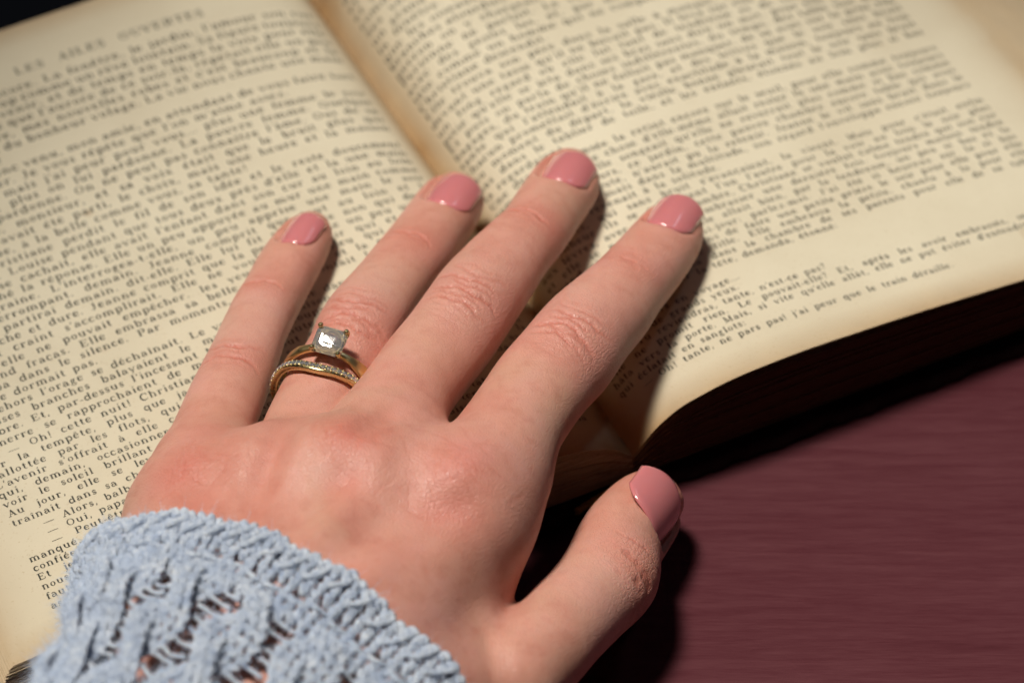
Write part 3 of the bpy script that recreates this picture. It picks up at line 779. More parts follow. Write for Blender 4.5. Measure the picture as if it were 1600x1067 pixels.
# ---- skin relief and colour fields, worked out per vertex in finger coordinates
def vnoise(X,f,seed=0,oct=3):
    "cheap smooth noise from rotated sines"
    rg=np.random.default_rng(seed); o=np.zeros(len(X)); amp=1
    for k in range(oct):
        for j in range(5):
            d=rg.normal(size=3); d/=np.linalg.norm(d); o+=amp*np.sin(X@d*f*rg.uniform(.7,1.4)+rg.uniform(0,6.28))/5
        f*=2.1; amp*=.5
    return o
disp=np.zeros(len(V)); crease=np.zeros(len(V)); red=np.zeros(len(V)); fine=np.zeros(len(V)); pale=np.zeros(len(V))
JO={'little':[(420,441,'d'),(366,550,'p')],'ring':[(650,367,'d'),(560,488,'P')],'middle':[(833,333,'d'),(745,458,'P')],'index':[(985,407,'d'),(893,508,'P')],'thumb':[(965,862,'t')]}
rj=np.random.default_rng(11)
for nm,c in FINGERS.items():
    a,b=c.bbox(1.5); m=np.where(((V>a)&(V<b)).all(1))[0]
    d,s,x,y,r=c.ev(V[m]); ok=(np.abs(d)<1.2); m=m[ok]; s=s[ok]; x=x[ok]; y=y[ok]; r=r[ok]
    ang=np.arctan2(x,y); xa=ang*r          # arc position across the back of the finger
    dorsal=np.clip((np.cos(ang)+0.25)/0.9,0,1)
    for px,py,kind in JO[nm]:
        p,_=hit(c,px,py); _,s0,x0,y0,_=c.ev(p[None]); s0=s0[0]; xo=0
        ds=s-s0
        if kind=='P': gs=[(-3.6,.22,6.0),(-2.0,.34,6.8),(-.5,.30,5.0),(.9,.42,7.0),(2.3,.26,5.5),(3.7,.34,6.2),(5.4,.12,5),(-5.2,.12,5),(7,.08,5),(8.6,.07,5)]
        elif kind=='p': gs=[(-1.7,.42,6.0),(1.3,.42,6.0),(0,.14,4.5),(3.4,.12,4),(-3.6,.10,4)]
        elif kind=='d': gs=[(0,.42,4.6),(1.3,.14,3.6),(-1.5,.10,3.5),(2.6,.08,3)]
        else: gs=[(-3.0,.30,6),(0,.22,6),(2.6,.20,6),(-5,.12,5),(5,.12,5)]
        for o,dep,ext in gs:
            cv=rj.uniform(-.012,.02)*(1 if o<0 else -1)+ (0.018 if o<0 else -0.018); xs=rj.uniform(-1.2,1.2); fr=rj.uniform(.6,1.1); ph=rj.uniform(0,6)
            path=o-cv*(xa-xs)**2*1.0+0.28*np.sin(xa*fr+ph)+0.12*np.sin(xa*2.3+ph*2)
            wdt=.26+dep*.28
            g_=np.exp(-((ds-path)/wdt)**2)*np.exp(-(np.abs(xa-xs)/ext)**4)
            disp[m]-=1.1*dep*g_; crease[m]=np.maximum(crease[m],g_*min(1,dep/.38))
            if dep>.2: disp[m]+=dep*.12*np.exp(-((ds-path-1.0)/.7)**2)*np.exp(-(np.abs(xa-xs)/ext)**4)
        rad={'P':8.5,'p':6.5,'d':5.5,'t':8}[kind]
        bell=np.exp(-(ds/rad)**2)*np.exp(-(xa/8.0)**2)
        disp[m]+={'P':.55,'p':.25,'d':.15,'t':.5}[kind]*bell
        red[m]=np.maximum(red[m],{'P':.5,'p':.5,'d':.35,'t':.35}[kind]*np.exp(-(ds/(rad*.75))**2)*dorsal)
        fine[m]=np.maximum(fine[m],np.exp(-(ds/(rad*.85))**2)*dorsal)
    # flushed fingertips and lateral flush
    red[m]=np.maximum(red[m],.55*np.exp(-(np.clip(s,0,99)/9.0)**2)); 
    pale[m]=np.maximum(pale[m],.6*np.exp(-((s-s.max()*.62)/10)**2)*dorsal)
# back of the hand: knuckles, tendons and hollows at places on the surface
FD=unp(760,520,45)-unp(600,745,45); FD/=np.linalg.norm(FD)    # direction of the fingers
def dors_feat(x,y,z,amp,sa,sb,rot=0.0,redv=0.0,finev=0.0):
    p=unp(x,y,z); q=V-p; c_,s_=math.cos(rot),math.sin(rot); A_=FD*1.0; A_=np.array([A_[0]*c_-A_[1]*s_,A_[0]*s_+A_[1]*c_,0]); B_=np.array([-A_[1],A_[0],0])
    w_=np.exp(-((q@A_)/sa)**2-((q@B_)/sb)**2)*(NV[:,2]>0.05)*(V[:,2]>z-16)
    disp[:]+=amp*w_
    if redv: red[:]=np.maximum(red,redv*w_)
    if finev: fine[:]=np.maximum(fine,finev*w_)
dors_feat(545,698,48,.6,7,6,0,.85,.5)
dors_feat(541,754,49,-1.6,4.4,4.6,0,.6,.2)
dors_feat(583,664,48,-1.2,7,2.6,-.1,.45,.2)
dors_feat(715,742,47,.6,7,6,0,.8,.5)
dors_feat(700,795,47,-1.3,4.5,6.5,.5,.8,.2)
dors_feat(640,842,48,-1.3,14,3.4,-.15,.2,.0)
dors_feat(432,705,46,-1.4,13,3.2,.25,.35,.1)
dors_feat(405,800,47,-.7,12,3.6,.2,.2,.0)
dors_feat(470,700,46,.5,12,3.6,.25,0,.2)
dors_feat(288,752,41,.5,7,6,0,.85,.9)
dors_feat(318,812,41,-.6,7,4.5,.2,.5,.1)
dors_feat(500,840,49,.9,22,2.7,-.05,0,0)
dors_feat(600,890,48,.9,26,2.8,-.12,0,0)
dors_feat(395,850,46,.8,22,2.7,.1,0,0)
dors_feat(555,860,49,-.9,20,3.0,-.1,0,0)
dors_feat(340,690,40,0,7,6,0,.6,.3)
dors_feat(470,650,42,0,8,5,0,.3,.2)
dors_feat(700,560,42,0,12,7,0,.2,.1)
disp+=0.10*vnoise(V,.35,3,2)
# random short creases over the big knuckles
for (kx,ky,kz) in ((545,700,48),(715,745,47),(288,755,41)):
    p=unp(kx,ky,kz); rk=np.random.default_rng(int(kx))
    for _ in range(26):
        o=p+np.array([rk.normal()*4.0,rk.normal()*4.5,0]); an=rk.choice([rk.normal(0,.35),rk.normal(1.25,.35),rk.normal(-.9,.3)])+math.atan2(FD[1],FD[0])+math.pi/2
        dd=np.array([math.cos(an),math.sin(an),0]); nn_=np.array([-dd[1],dd[0],0]); q=V-o; ln=rk.uniform(1.6,3.4)
        g_=np.exp(-((q@nn_+.12*np.sin((q@dd)*1.6))/.24)**2)*np.exp(-((q@dd)/ln)**4)*(V[:,2]>kz-12)
        disp-=.07*g_; crease=np.maximum(crease,g_*.32)
# thumb side crease and web folds
V2=V+NV*disp[:,None]
# pull nails' pockets free of relief: fine as is
def skin_material():
    m,nt,b=newmat('skin')
    vec=coords(nt)
    at=lambda n:N(nt,'ShaderNodeAttribute',attribute_name=n).outputs['Fac']
    n1=noise(nt,vec,75,4,.6,.3); n2=noise(nt,vec,330,4,.65); n3=noise(nt,vec,1500,3,.6)
    base=ramp(nt,n1,[(.32,(.57,.24,.18)),(.52,(.64,.305,.235)),(.72,(.665,.33,.275))])
    n0=noise(nt,vec,42,3,.5,.5); base=mix(nt,ramp(nt,n0,[(.45,(0,0,0)),(.7,(.5,.5,.5))]),base,(.54,.32,.22))
    mott=ramp(nt,n2,[(.30,(.86,.72,.70)),(.5,(1,1,1)),(.72,(1.0,1.04,1.03))])
    base=mix(nt,.55,base,mott,'MULTIPLY')
    rr=math_(nt,'MULTIPLY',at('redness'),math_(nt,'MULTIPLY_ADD',n2,1.3,.22))
    base=mix(nt,math_(nt,'MINIMUM',math_(nt,'MULTIPLY',rr,.85),.9),base,(.58,.165,.125))
    base=mix(nt,math_(nt,'MULTIPLY',at('paleness'),.35),base,(.72,.47,.41))
    vo=N(nt,'ShaderNodeTexVoronoi',{'Vector':coords(nt,(1,1.0,1)),'Scale':1150.0},feature='DISTANCE_TO_EDGE')
    vo2=N(nt,'ShaderNodeTexVoronoi',{'Vector':vec,'Scale':2100.0},feature='DISTANCE_TO_EDGE')
    e1=ramp(nt,vo.outputs['Distance'],[(0,(0,0,0)),(.16,(1,1,1))]); e2=ramp(nt,vo2.outputs['Distance'],[(0,(0,0,0)),(.22,(1,1,1))])
    cr=at('crease')
    base=mix(nt,math_(nt,'MULTIPLY',cr,.8),base,(.50,.13,.085))
    fl=math_(nt,'MULTIPLY',math_(nt,'SUBTRACT',1.0,e1),math_(nt,'MULTIPLY',at('finelines'),.16))
    base=mix(nt,fl,base,(.50,.17,.12))
    nt.links.new(base,b.inputs['Base Color'])
    b.inputs['Subsurface Weight'].default_value=.16; b.inputs['Subsurface Radius'].default_value=(1,.32,.18); b.inputs['Subsurface Scale'].default_value=.0022
    b.inputs['Specular IOR Level'].default_value=.42
    rg=ramp(nt,n2,[(.3,(.46,.46,.46)),(.7,(.36,.36,.36))]); nt.links.new(rg,b.inputs['Roughness'])
    h=math_(nt,'MULTIPLY_ADD',e1,math_(nt,'MULTIPLY_ADD',at('finelines'),.35,.30),math_(nt,'MULTIPLY_ADD',e2,.28,math_(nt,'MULTIPLY',n3,.55)))
    nt.links.new(bump(nt,h,.6,.00015),b.inputs['Normal'])
    return m
SKIN=skin_material()
person=empty('person',(0,0,0),'person in a pale blue knitted sweater laying a ringed hand on the book','person')
hand=mesh_obj('hand',V2,Q,SKIN,person)
for nm_,ar in (('crease',crease),('redness',np.clip(red,0,1)),('finelines',fine),('paleness',pale)):
    hand.data.attributes.new(nm_,'FLOAT','POINT').data.foreach_set('value',ar.astype(np.float32))
# ---- nails
def nail_material():
    m,nt,b=newmat('pink_nail_varnish')
    b.inputs['Base Color'].default_value=(.62,.205,.215,1); b.inputs['Roughness'].default_value=.17; b.inputs['Coat Weight'].default_value=.8; b.inputs['Coat Roughness'].default_value=.06
    b.inputs['Subsurface Weight'].default_value=.1; b.inputs['Subsurface Scale'].default_value=.001
    n_=noise(nt,coords(nt),160,2,.5); nt.links.new(bump(nt,n_,.12,.0004),b.inputs['Normal']); return m
NAILM=nail_material()
for nm,nl in NAILS.items():
    na,nw=26,25
    hwx=nl.rho*R(58)
    w_=np.linspace(-1,1,nw); u_=np.linspace(0,1,na)
    U,Wd=np.meshgrid(u_,w_,indexing='ij')
    a0=3.6*np.abs(Wd)**3.6; a1=nl.ln-(1.5 if nm!='thumb' else 2.6)*np.abs(Wd)**2.2
    A_=a0+(a1-a0)*U; X_=Wd*hwx*(1-.05*(1-U))
    top=nl.surf(A_.ravel(),X_.ravel()*0+0) # placeholder shape
    ph=X_/nl.rho
    lift=.28*np.minimum(1,np.minimum((1-np.abs(Wd))*9,np.minimum(U*12,(1-U)*14)))**.5
    dz=0.55*np.sin(np.clip(A_/nl.ln,0,1)*math.pi*.75)-0.05*A_
    def at_(h): 
        rr=nl.rho+h
        return nl.C+A_[...,None]*nl.A+(rr*np.sin(ph))[...,None]*nl.L+(rr*np.cos(ph)-nl.rho+dz)[...,None]*nl.D
    T_=at_(lift); B_=at_(-0.35)
    n=na*nw; Vn=np.concatenate([T_.reshape(-1,3),B_.reshape(-1,3)]); F=[]
    id_=lambda i,j:i*nw+j
    for i in range(na-1):
        for j in range(nw-1):
            F.append((id_(i,j),id_(i,j+1),id_(i+1,j+1),id_(i+1,j))); F.append(tuple(n+q for q in (id_(i,j),id_(i+1,j),id_(i+1,j+1),id_(i,j+1))))
        for j in (0,nw-1): F.append((id_(i,j),id_(i+1,j),n+id_(i+1,j),n+id_(i,j)))
    for j in range(nw-1):
        for i in (0,na-1): F.append((id_(i,j),id_(i,j+1),n+id_(i,j+1),n+id_(i,j)))
    bm=bmesh.new(); vs=[bm.verts.new(p) for p in Vn]
    for f in F: bm.faces.new([vs[k] for k in f])
    bmesh.ops.recalc_face_normals(bm,faces=bm.faces[:]); bm.verts.index_update()
    o=mesh_obj('fingernail' if nm!='thumb' else 'thumbnail',np.array([v_.co[:] for v_ in bm.verts]),[tuple(v_.index for v_ in f.verts) for f in bm.faces],NAILM,hand); bm.free()
# ================================================================== RINGS
def gold_material(name,colr,rough):
    m,nt,b=newmat(name); b.inputs['Base Color'].default_value=(*colr,1); b.inputs['Metallic'].default_value=1; 
    n_=noise(nt,coords(nt),700,4,.6); r_=ramp(nt,n_,[(.3,(rough*.8,)*3),(.7,(rough*1.3,)*3)]); nt.links.new(r_,b.inputs['Roughness'])
    nt.links.new(bump(nt,noise(nt,coords(nt,(1,1,1)),3000,3,.6),.15,.0001),b.inputs['Normal']); return m
GOLD=gold_material('yellow_gold',(.74,.57,.27),.33); GOLD2=gold_material('worn_gold',(.66,.56,.28),.27)
def gem_material():
    m,nt,b=newmat('diamond'); b.inputs['Base Color'].default_value=(.95,.96,1,1); b.inputs['Roughness'].default_value=.02
    b.inputs['IOR'].default_value=2.0; b.inputs['Transmission Weight'].default_value=.82; b.inputs['Specular IOR Level'].default_value=.9
    b.inputs['Coat Weight'].default_value=.6; b.inputs['Coat Roughness'].default_value=.02
    return m
GEM=gem_material()
rc=FINGERS['ring']
def ring_frame(px,py,roll=0.0):
    "frame on the ring finger where its centre line passes a photo pixel"
    pr=proj(rc.P); i=int(np.argmin(((pr-np.array([px,py]))**2).sum(1)))
    j=max(i-1,0) if True else i
    # continuous position
    seg=rc.P[max(i-1,0):i+2]; best=None
    for t in np.linspace(0,1,41):
        for a_,b_ in zip(seg[:-1],seg[1:]):
            p=a_*(1-t)+b_*t; e=((proj(p)-np.array([px,py]))**2).sum()
            if best is None or e<best[0]: best=(e,p)
    T=-rc.T[i]; D=rc.D[i]; L=rc.L[i]
    c_,s_=math.cos(roll),math.sin(roll); D,L=D*c_+L*s_,L*c_-D*s_
    return best[1],T,D,L,rc.r[i]
def band(C,T,D,L,R_,prof,rx=1.0,ry=0.9,shift=None,seg=120,Rf=None):
    """prof: list of (offset along the finger, radial offset) closed section, functions of angle allowed"""
    a=np.linspace(0,2*math.pi,seg,endpoint=False); rings=[]
    for (o_,h_) in prof:
        o=o_(a) if callable(o_) else np.full(seg,o_); h=h_(a) if callable(h_) else np.full(seg,h_)
        if shift is not None: o=o+shift(a)
        rr=R_+h
        rings.append(C+ (rr*np.cos(a)*ry)[:,None]*D+(rr*np.sin(a)*rx)[:,None]*L+o[:,None]*T)
    V_=np.stack(rings,1).reshape(-1,3); k=len(prof)
    i=np.arange(seg)[:,None]; j=np.arange(k)[None]
    F=np.stack([i*k+j,((i+1)%seg)*k+j,((i+1)%seg)*k+(j+1)%k,i*k+(j+1)%k],-1).reshape(-1,4)
    return V_,F
def circ_prof(w,h,n=14,p=2.6):
    a=np.linspace(0,2*math.pi,n,endpoint=False)
    return [(w*np.sign(math.cos(t))*abs(math.cos(t))**(2/p),h*np.sign(math.sin(t))*abs(math.sin(t))**(2/p)) for t in a]
er=empty('engagement_ring',(0,0,0),'gold ring with one large square cut diamond on the ring finger','ring')
C0,T0,D0,L0,r0=ring_frame(524,604,roll=-.13)
RB=r0+1.0
def wd(a): # shoulders taper towards the stone
    d=np.minimum(a,2*math.pi-a); return .62+.75*np.exp(-((d-.95)/.42)**2)+.15*(d>1)
pr_=[]
for (o,h) in circ_prof(1,1,16,3.0):
    pr_.append(((lambda a,o=o:o*wd(a)),(lambda a,h=h:h*(.55+.1*np.exp(-(np.minimum(a,2*math.pi-a)/.5)**2))+ .55*np.exp(-(np.minimum(a,2*math.pi-a)/.75)**2))))
V_,F_=band(C0,T0,D0,L0,RB,pr_)
mesh_obj('band',V_,F_,GOLD,er)
# stone: step cut, cut corners
hs=2.75; 
top_h=RB*.9+3.3
HV=(CAM-C0)/np.linalg.norm(CAM-C0)+np.array([-.12,.0,.99]); HV/=np.linalg.norm(HV)
DT=D0*.14+HV*.86; DT/=np.linalg.norm(DT); L0_=L0-DT*(L0@DT); L0_/=np.linalg.norm(L0_); TT=np.cross(DT,L0_); TT*=np.sign(TT@T0)
SC=C0+D0*top_h
def octa(r,z,cut=.30,el=1.0):
    c_=r*(1-cut*1.15); pts=[(r,c_),(c_,r),(-c_,r),(-r,c_),(-r,-c_),(-c_,-r),(c_,-r),(r,-c_)]
    return [SC+L0*(x*1.06)+TT*(y*.95)+DT*z for x,y in pts]
lv=[(hs*.36,.0),(hs*.54,-.07),(hs*.70,-.20),(hs*.86,-.42),(hs,-.85),(hs,-1.0),(hs*.84,-1.75),(hs*.60,-2.5),(hs*.32,-3.1),(hs*.06,-3.5)]
gv=[];gf=[]
rg_=np.random.default_rng(3)
for r_,z_ in lv: gv+=[p+rg_.normal(size=3)*.032 for p in octa(r_,z_)]
gf+=[(0,1,2,3),(0,3,4,7),(4,5,6,7)]
for i in range(len(lv)-1):
    for j in range(8): gf.append((i*8+j,i*8+8+j,i*8+8+(j+1)%8,i*8+(j+1)%8))
gf.append(tuple(len(lv)*8-8+j for j in range(8))[::-1])
bm=bmesh.new(); vs=[bm.verts.new(p) for p in gv]; [bm.faces.new([vs[k] for k in f]) for f in gf]; bmesh.ops.recalc_face_normals(bm,faces=bm.faces[:]); bm.verts.index_update()
mesh_obj('diamond',np.array([v_.co[:] for v_ in bm.verts]),[tuple(v_.index for v_ in f.verts) for f in bm.faces],GEM,er,False); bm.free()
# prongs and gallery rail
for sx in (-1,1):
    for sy in (-1,1):
        tip=SC+L0*sx*hs*.90+TT*sy*hs*.82+DT*(-.05); mid=SC+L0*sx*hs*.98+TT*sy*hs*.88+DT*(-.95); low=SC+L0*sx*hs*.34+TT*sy*hs*.34-DT*4.1
        P_=catmull([low,low*.5+mid*.5+L0*sx*.25,mid,tip],6); bg_=Bag(); bg_.add(*tube(P_,np.linspace(.42,.30,len(P_)),8))
        # ball end
        u_=np.linspace(0,math.pi,9); vv=np.linspace(0,2*math.pi,12,endpoint=False); U_,W_=np.meshgrid(u_,vv,indexing='ij')
        Vb=tip+.50*(np.sin(U_)*np.cos(W_))[...,None]*L0+.50*(np.sin(U_)*np.sin(W_))[...,None]*TT+.40*np.cos(U_)[...,None]*DT
        i=np.arange(8)[:,None]; j=np.arange(12)[None]; Fb=np.stack([i*12+j,(i+1)*12+j,(i+1)*12+(j+1)%12,i*12+(j+1)%12],-1).reshape(-1,4)
        bg_.add(Vb.reshape(-1,3),Fb); bg_.obj('prong',GOLD2,er)
gal=[SC+L0*x*1.0+TT*y*.9+DT*(-2.2) for x,y in [(math.cos(t)*hs*.78,math.sin(t)*hs*.74) for t in np.linspace(0,2*math.pi,32,endpoint=False)]]
bg_=Bag(); bg_.add(*tube(gal,.34,8,closed=True)); bg_.obj('gallery_rail',GOLD,er)
# wedding band with small stones, bent round the head of the other ring
wr=empty('wedding_band',(0,0,0),'narrow gold band set with a row of tiny diamonds, nearest the hand','ring')
C1,T1,D1,L1,r1=ring_frame(508,626,roll=-.10)
RW=r1+1.15
def dip(a):
    d=np.where(a>math.pi,a-2*math.pi,a); return -.85*np.exp(-(d/.42)**2)+.55*np.exp(-((np.abs(d)-1.0)/.35)**2)
V_,F_=band(C1,T1,D1,L1,RW,circ_prof(.98,.72,16,3.2),shift=dip)
mesh_obj('band',V_,F_,GOLD2,wr)
ng=0; proto=None
for a_ in np.arange(-1.62,1.62,.108):
    aa=a_%(2*math.pi); nrm=math.cos(a_)*D1*.95+math.sin(a_)*L1; nrm/=np.linalg.norm(nrm); tan=np.cross(nrm,T1)
    c_=C1+(RW+.62)*math.cos(a_)*.9*D1+(RW+.62)*math.sin(a_)*L1+float(dip(np.array([aa]))[0])*T1
    v8=[];f8=[]
    for r_,z_ in ((.26,.36),(.48,.16),(.52,.0),(.2,-.3)):
        for t in range(8): v8.append(c_+nrm*z_+r_*(math.cos(t*math.pi/4)*tan+math.sin(t*math.pi/4)*T1))
    f8.append(tuple(range(8)))
    for i in range(3):
        for j in range(8): f8.append((i*8+j,i*8+8+j,i*8+8+(j+1)%8,i*8+(j+1)%8))
    mesh_obj('small_diamond',np.array(v8),f8,GEM,wr,False)
    # beads between the stones on both rims
for sgn in (-1,1):
    bag=Bag()
    for a_ in np.arange(-1.67,1.7,.108):
        aa=a_%(2*math.pi); nrm=math.cos(a_)*D1*.95+math.sin(a_)*L1; nrm/=np.linalg.norm(nrm)
        c_=C1+(RW+.70)*math.cos(a_)*.9*D1+(RW+.70)*math.sin(a_)*L1+(float(dip(np.array([aa]))[0])+sgn*.50)*T1; tan=np.cross(nrm,T1)
        u_=np.linspace(0,math.pi,6); vv=np.linspace(0,2*math.pi,8,endpoint=False); U_,W_=np.meshgrid(u_,vv,indexing='ij')
        Vb=c_+.21*((np.sin(U_)*np.cos(W_))[...,None]*tan+(np.sin(U_)*np.sin(W_))[...,None]*T1+np.cos(U_)[...,None]*nrm)
        i=np.arange(5)[:,None]; j=np.arange(8)[None]; Fb=np.stack([i*8+j,(i+1)*8+j,(i+1)*8+(j+1)%8,i*8+(j+1)%8],-1).reshape(-1,4); bag.add(Vb.reshape(-1,3),Fb)
    o=bag.obj('bead_row',GOLD2,wr); o['kind']='stuff'
# ================================================================== SLEEVE
AXS=np.array([-.565,-.825,0.035]); AXS/=np.linalg.norm(AXS)
LAT=np.cross(UPV,AXS)*-1; LAT/=np.linalg.norm(LAT)     # to the right of the picture
if LAT[0]<0: LAT=-LAT
UPS=np.cross(AXS,LAT); UPS*=np.sign(UPS[2])
SC0=unp(424,1012,31.0)
l_=np.array([-12,0,8,20,35,55,80]); 
A_l=cubic(l_,[39.5,40.2,39.8,37,34,32,31]); B_l=cubic(l_,[19.5,20.2,20.8,21.5,22,22.5,23]); 
A_left=cubic(l_,[33.5,33.2,28.6,22.5,17.5,15,15])
def sleeve_pt(lat_arc,l,h,grow=True):
    """lat_arc: mm round the cuff measured at l=0, 0 on top, + to the right"""
    lat_arc=np.asarray(lat_arc,float); l=np.asarray(l,float)
    phi=np.interp(lat_arc,_arcs,_phis)
    c_=np.cos(phi); s_=np.sin(phi); lf=np.clip(-s_,0,1)**.7
    a=A_l(l)*(1-lf)+A_left(l)*lf; b=B_l(l); n_=2.3
    ex=np.sign(s_)*np.abs(s_)**(2/n_)*1; ey=np.sign(c_)*np.abs(c_)**(2/n_)
    fold=0.9*np.sin(l*.16+lat_arc*.05)+.5*np.sin(l*.31-lat_arc*.11)
    nx_=ex/a; ny_=ey/b; nn=np.sqrt(nx_**2+ny_**2); nx_/=nn; ny_/=nn
    hh=h+fold*np.clip(l/20,0,1)
    # hand direction wobble of the hem
    ll=l+ (1-np.clip(l/15,0,1))*(.5*np.sin(lat_arc*.35)+.3*np.sin(lat_arc*.9))
    if grow:
        p0=SC0+ll[...,None]*AXS+(ex*a)[...,None]*LAT+(ey*b)[...,None]*UPS
        q=np.clip(np.round((p0-lo)/VOX).astype(int),0,nx-1); inb=((p0>lo)&(p0<lo+nx*VOX)).all(-1)
        f=np.where(inb,FLD[q[...,0],q[...,1],q[...,2]],6.0); hh=hh+np.clip(1.0-f,0,5)
    ll=ll+8.5*np.clip(-s_,0,1)**1.6*np.clip(1-l/40,0,1)
    return SC0+ll[...,None]*AXS+(ex*a+hh*nx_)[...,None]*LAT+(ey*b+hh*ny_)[...,None]*UPS
_ph=np.linspace(-math.pi,math.pi,721); _c=np.cos(_ph);_s=np.sin(_ph)
_x=np.sign(_s)*np.abs(_s)**(2/2.3)*40.2; _y=np.sign(_c)*np.abs(_c)**(2/2.3)*20.2
_ar=np.concatenate([[0],np.cumsum(np.hypot(np.diff(_x),np.diff(_y)))]); _ar-=np.interp(0,_ph,_ar); _arcs=_ar; _phis=_ph
CIRC=_arcs[-1]-_arcs[0]
NREP=int(round(CIRC/12.4)); REP=CIRC/NREP
def yarn_material():
    m,nt,b=newmat('pale_blue_wool')
    vec=coords(nt); n1=noise(nt,vec,420,4,.6); n2=noise(nt,vec,1500,4,.75)
    f=math_(nt,'MULTIPLY_ADD',n2,.55,math_(nt,'MULTIPLY',n1,.45))
    c=ramp(nt,f,[(.36,(.28,.37,.56)),(.5,(.59,.665,.79)),(.63,(.83,.87,.93))])
    nt.links.new(c,b.inputs['Base Color']); b.inputs['Roughness'].default_value=.95; b.inputs['Specular IOR Level'].default_value=.15
    b.inputs['Sheen Weight'].default_value=.25; b.inputs['Sheen Roughness'].default_value=.5
    nt.links.new(bump(nt,n2,1.0,.0006),b.inputs['Normal']); return m
WOOL=yarn_material()
sleeve=None
rs=np.random.default_rng(5)
PATHS=[]   # (arc, l, h) polylines with radius
def leg(x0,l0,h0,dx,dl,rad,skew=0.0,dh=0.0):
    t=np.linspace(0,1,7)
    x=x0+dx*np.sin(t*math.pi*.5)**1.2+skew*t; l=l0+dl*t; h=h0+.35*np.sin(t*math.pi)-.25*t+dh*t
    return np.stack([x,l,h],-1),rad*(.78+.42*np.sin(t*math.pi)**.8)
SH=1.95; LMAX=74
def j(s): return rs.normal(0,s)
PER=26.0
for k in range(NREP):
    xc=_arcs[0]+(k+.5)*REP+.0
    ph0=(k%2)*math.pi*.0+ k*0.9
    if xc>0: pass
    for st in (0,1):
        for wq in (-1,0,1):
            l=5.0
            while l<LMAX:
                def pos(l):
                    th=2*math.pi*l/PER+ph0+st*math.pi
                    # twisted rope: two strands crossing
                    sx=2.75*math.sin(th); hz=1.35*math.cos(th)
                    return xc-.9+sx+wq*1.9*(.72+.28*abs(math.sin(th))), 1.5+hz-.28*abs(wq), 2.55*math.cos(th)*2*math.pi/PER
                x0,h0,sl=pos(l)
                x1,h1,_=pos(l+SH*1.35)
                amp=min(1,(l-4.0)/3.0); 
                for sg in (-1,1):
                    PATHS.append(leg(x0+j(.05)-sg*.80*1,l+j(.06),.4+(h0-.4)*amp+j(.06),sg*.86,SH*1.22,.47,skew=(x1-x0),dh=(h1-h0)*amp))
                l+=SH
    # ladder: loose horizontal strands between the cables
    xl=xc+REP/2-.9
    l=6.0
    while l<LMAX:
        t=np.linspace(0,1,9); wv=j(.25)
        for q in (0,):
            x=xl-2.7+5.4*t; h=.3+.5*np.abs(t-.5)*2-.0+j(.08); ll=l+ wv*np.sin(t*math.pi)+.55*np.sin(t*math.pi*1.0)*rs.choice([1,1,-.3])
            PATHS.append((np.stack([x,ll,h+0*t],-1),.44+.06*np.cos(t*6)))
        l+=2.45+j(.15)
# hem: a firm edge, small slanted stitches and a row of eyelets
xs0=_arcs[0]; W2=2.05
nst=int(CIRC/W2)
for i in range(nst):
    x0=xs0+(i+.5)*CIRC/nst
    for l in np.arange(-4.6,6.4,1.55):
        if abs(l-1.6)<.8 and i%2==0: continue
        for sg in (-1,1):
            PATHS.append(leg(x0+j(.08)-sg*.5,l+j(.1),.55+j(.12)+.35*math.sin(l*1.9+i),sg*.46,2.0,.54,skew=.5))
    if i%2==0:
        t=np.linspace(0,1,9); x=x0-1.2+2.9*t; l=-.8-4.2*t+1.2*np.sin(t*math.pi); PATHS.append((np.stack([x,l,1.15+.55*np.sin(t*math.pi)],-1),.60+.0*t))
        t=np.linspace(0,1,7); x=x0-1.6+3.2*t; PATHS.append((np.stack([x,3.4+.5*np.sin(t*math.pi)+j(.15)+0*t,1.1+.4*np.sin(t*math.pi)],-1),.50+.0*t))
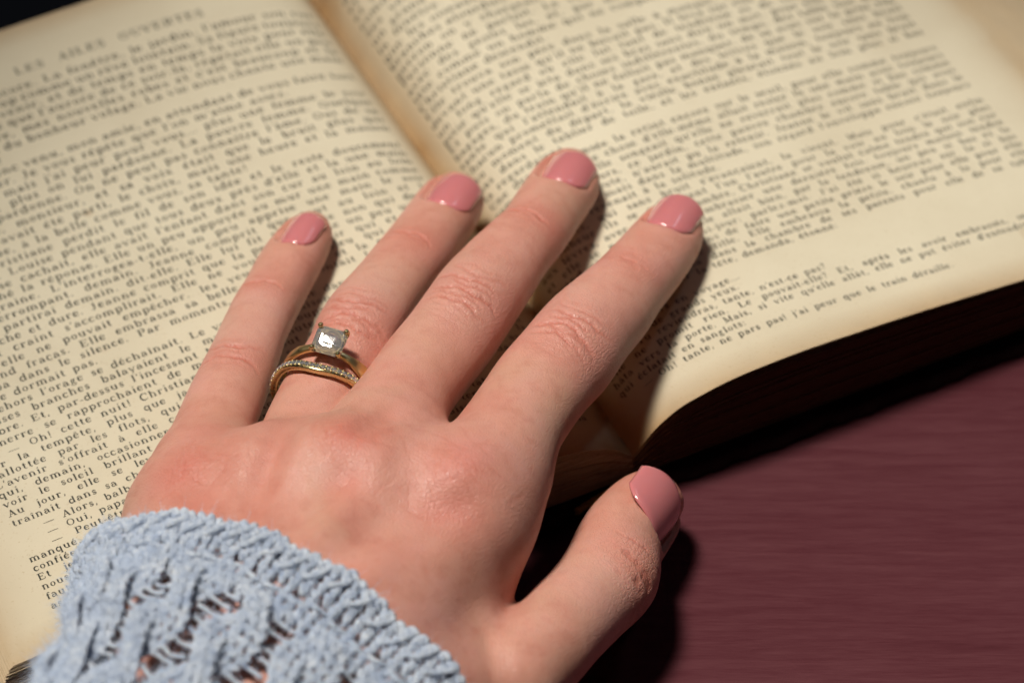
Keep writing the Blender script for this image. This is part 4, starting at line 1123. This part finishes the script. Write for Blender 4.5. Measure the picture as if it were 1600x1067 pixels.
te=np.linspace(_arcs[0],_arcs[-1],int(CIRC/.35)); PATHS.append((np.stack([te,-5.2+.35*np.sin(te*2.9),.5+.4*np.cos(te*2.9)],-1),.75+.0*te))
PATHS.append((np.stack([te,-4.3+.35*np.sin(te*2.9+2),1.0+.4*np.cos(te*2.9+2)],-1),.5+.0*te))
bag=Bag(); FIB=[]
for pth,rad in PATHS:
    if np.all(pth[:,1]>58) : continue
    P3=sleeve_pt(pth[:,0],pth[:,1],pth[:,2]); bag.add(*tube(P3,rad,6)); FIB.append((P3,rad))
sleeve=bag.obj('sweater_sleeve',WOOL,person); sleeve['kind']='stuff'
# fuzz
nf=56000; idx=rs.integers(0,len(FIB),nf); fv=[];ff=[];n0=0
for q,i in enumerate(idx):
    P3,rad=FIB[i]; m_=rs.integers(1,len(P3)-1); p=P3[m_]; T_=P3[m_+1]-P3[m_-1]; T_/=np.linalg.norm(T_)+1e-9
    cen=SC0+AXS*((p-SC0)@AXS); out=p-cen; out/=np.linalg.norm(out)
    d=T_*rs.choice([-1,1])*rs.uniform(.2,1)+out*rs.uniform(.05,.8)+rs.normal(size=3)*.45; d/=np.linalg.norm(d)
    cv=rs.normal(size=3)*.5; L_=rs.uniform(.8,3.0)*(1.35 if rs.random()<.08 else 1)
    s0=p+out*rad[min(m_,len(rad)-1)]*.55+rs.normal(size=3)*.2
    wv=np.cross(d,FW); wv/=np.linalg.norm(wv)+1e-9; wv*=.034
    for t,wq in ((0,1),(.4,.9),(.75,.6),(1,.15)):
        c_=s0+d*L_*t+cv*L_*t*t*.5; fv+=[c_-wv*wq,c_+wv*wq]
    ff+=[(n0,n0+1,n0+3,n0+2),(n0+2,n0+3,n0+5,n0+4),(n0+4,n0+5,n0+7,n0+6)]; n0+=8
def fuzz_material():
    m,nt,b=newmat('wool_fuzz'); b.inputs['Base Color'].default_value=(.60,.69,.84,1); b.inputs['Roughness'].default_value=1; b.inputs['Specular IOR Level'].default_value=.05; return m
fo=mesh_obj('yarn_fuzz',np.array(fv),np.array(ff),fuzz_material(),sleeve,False); fo['kind']='stuff'
print('sleeve faces',len(sleeve.data.polygons))
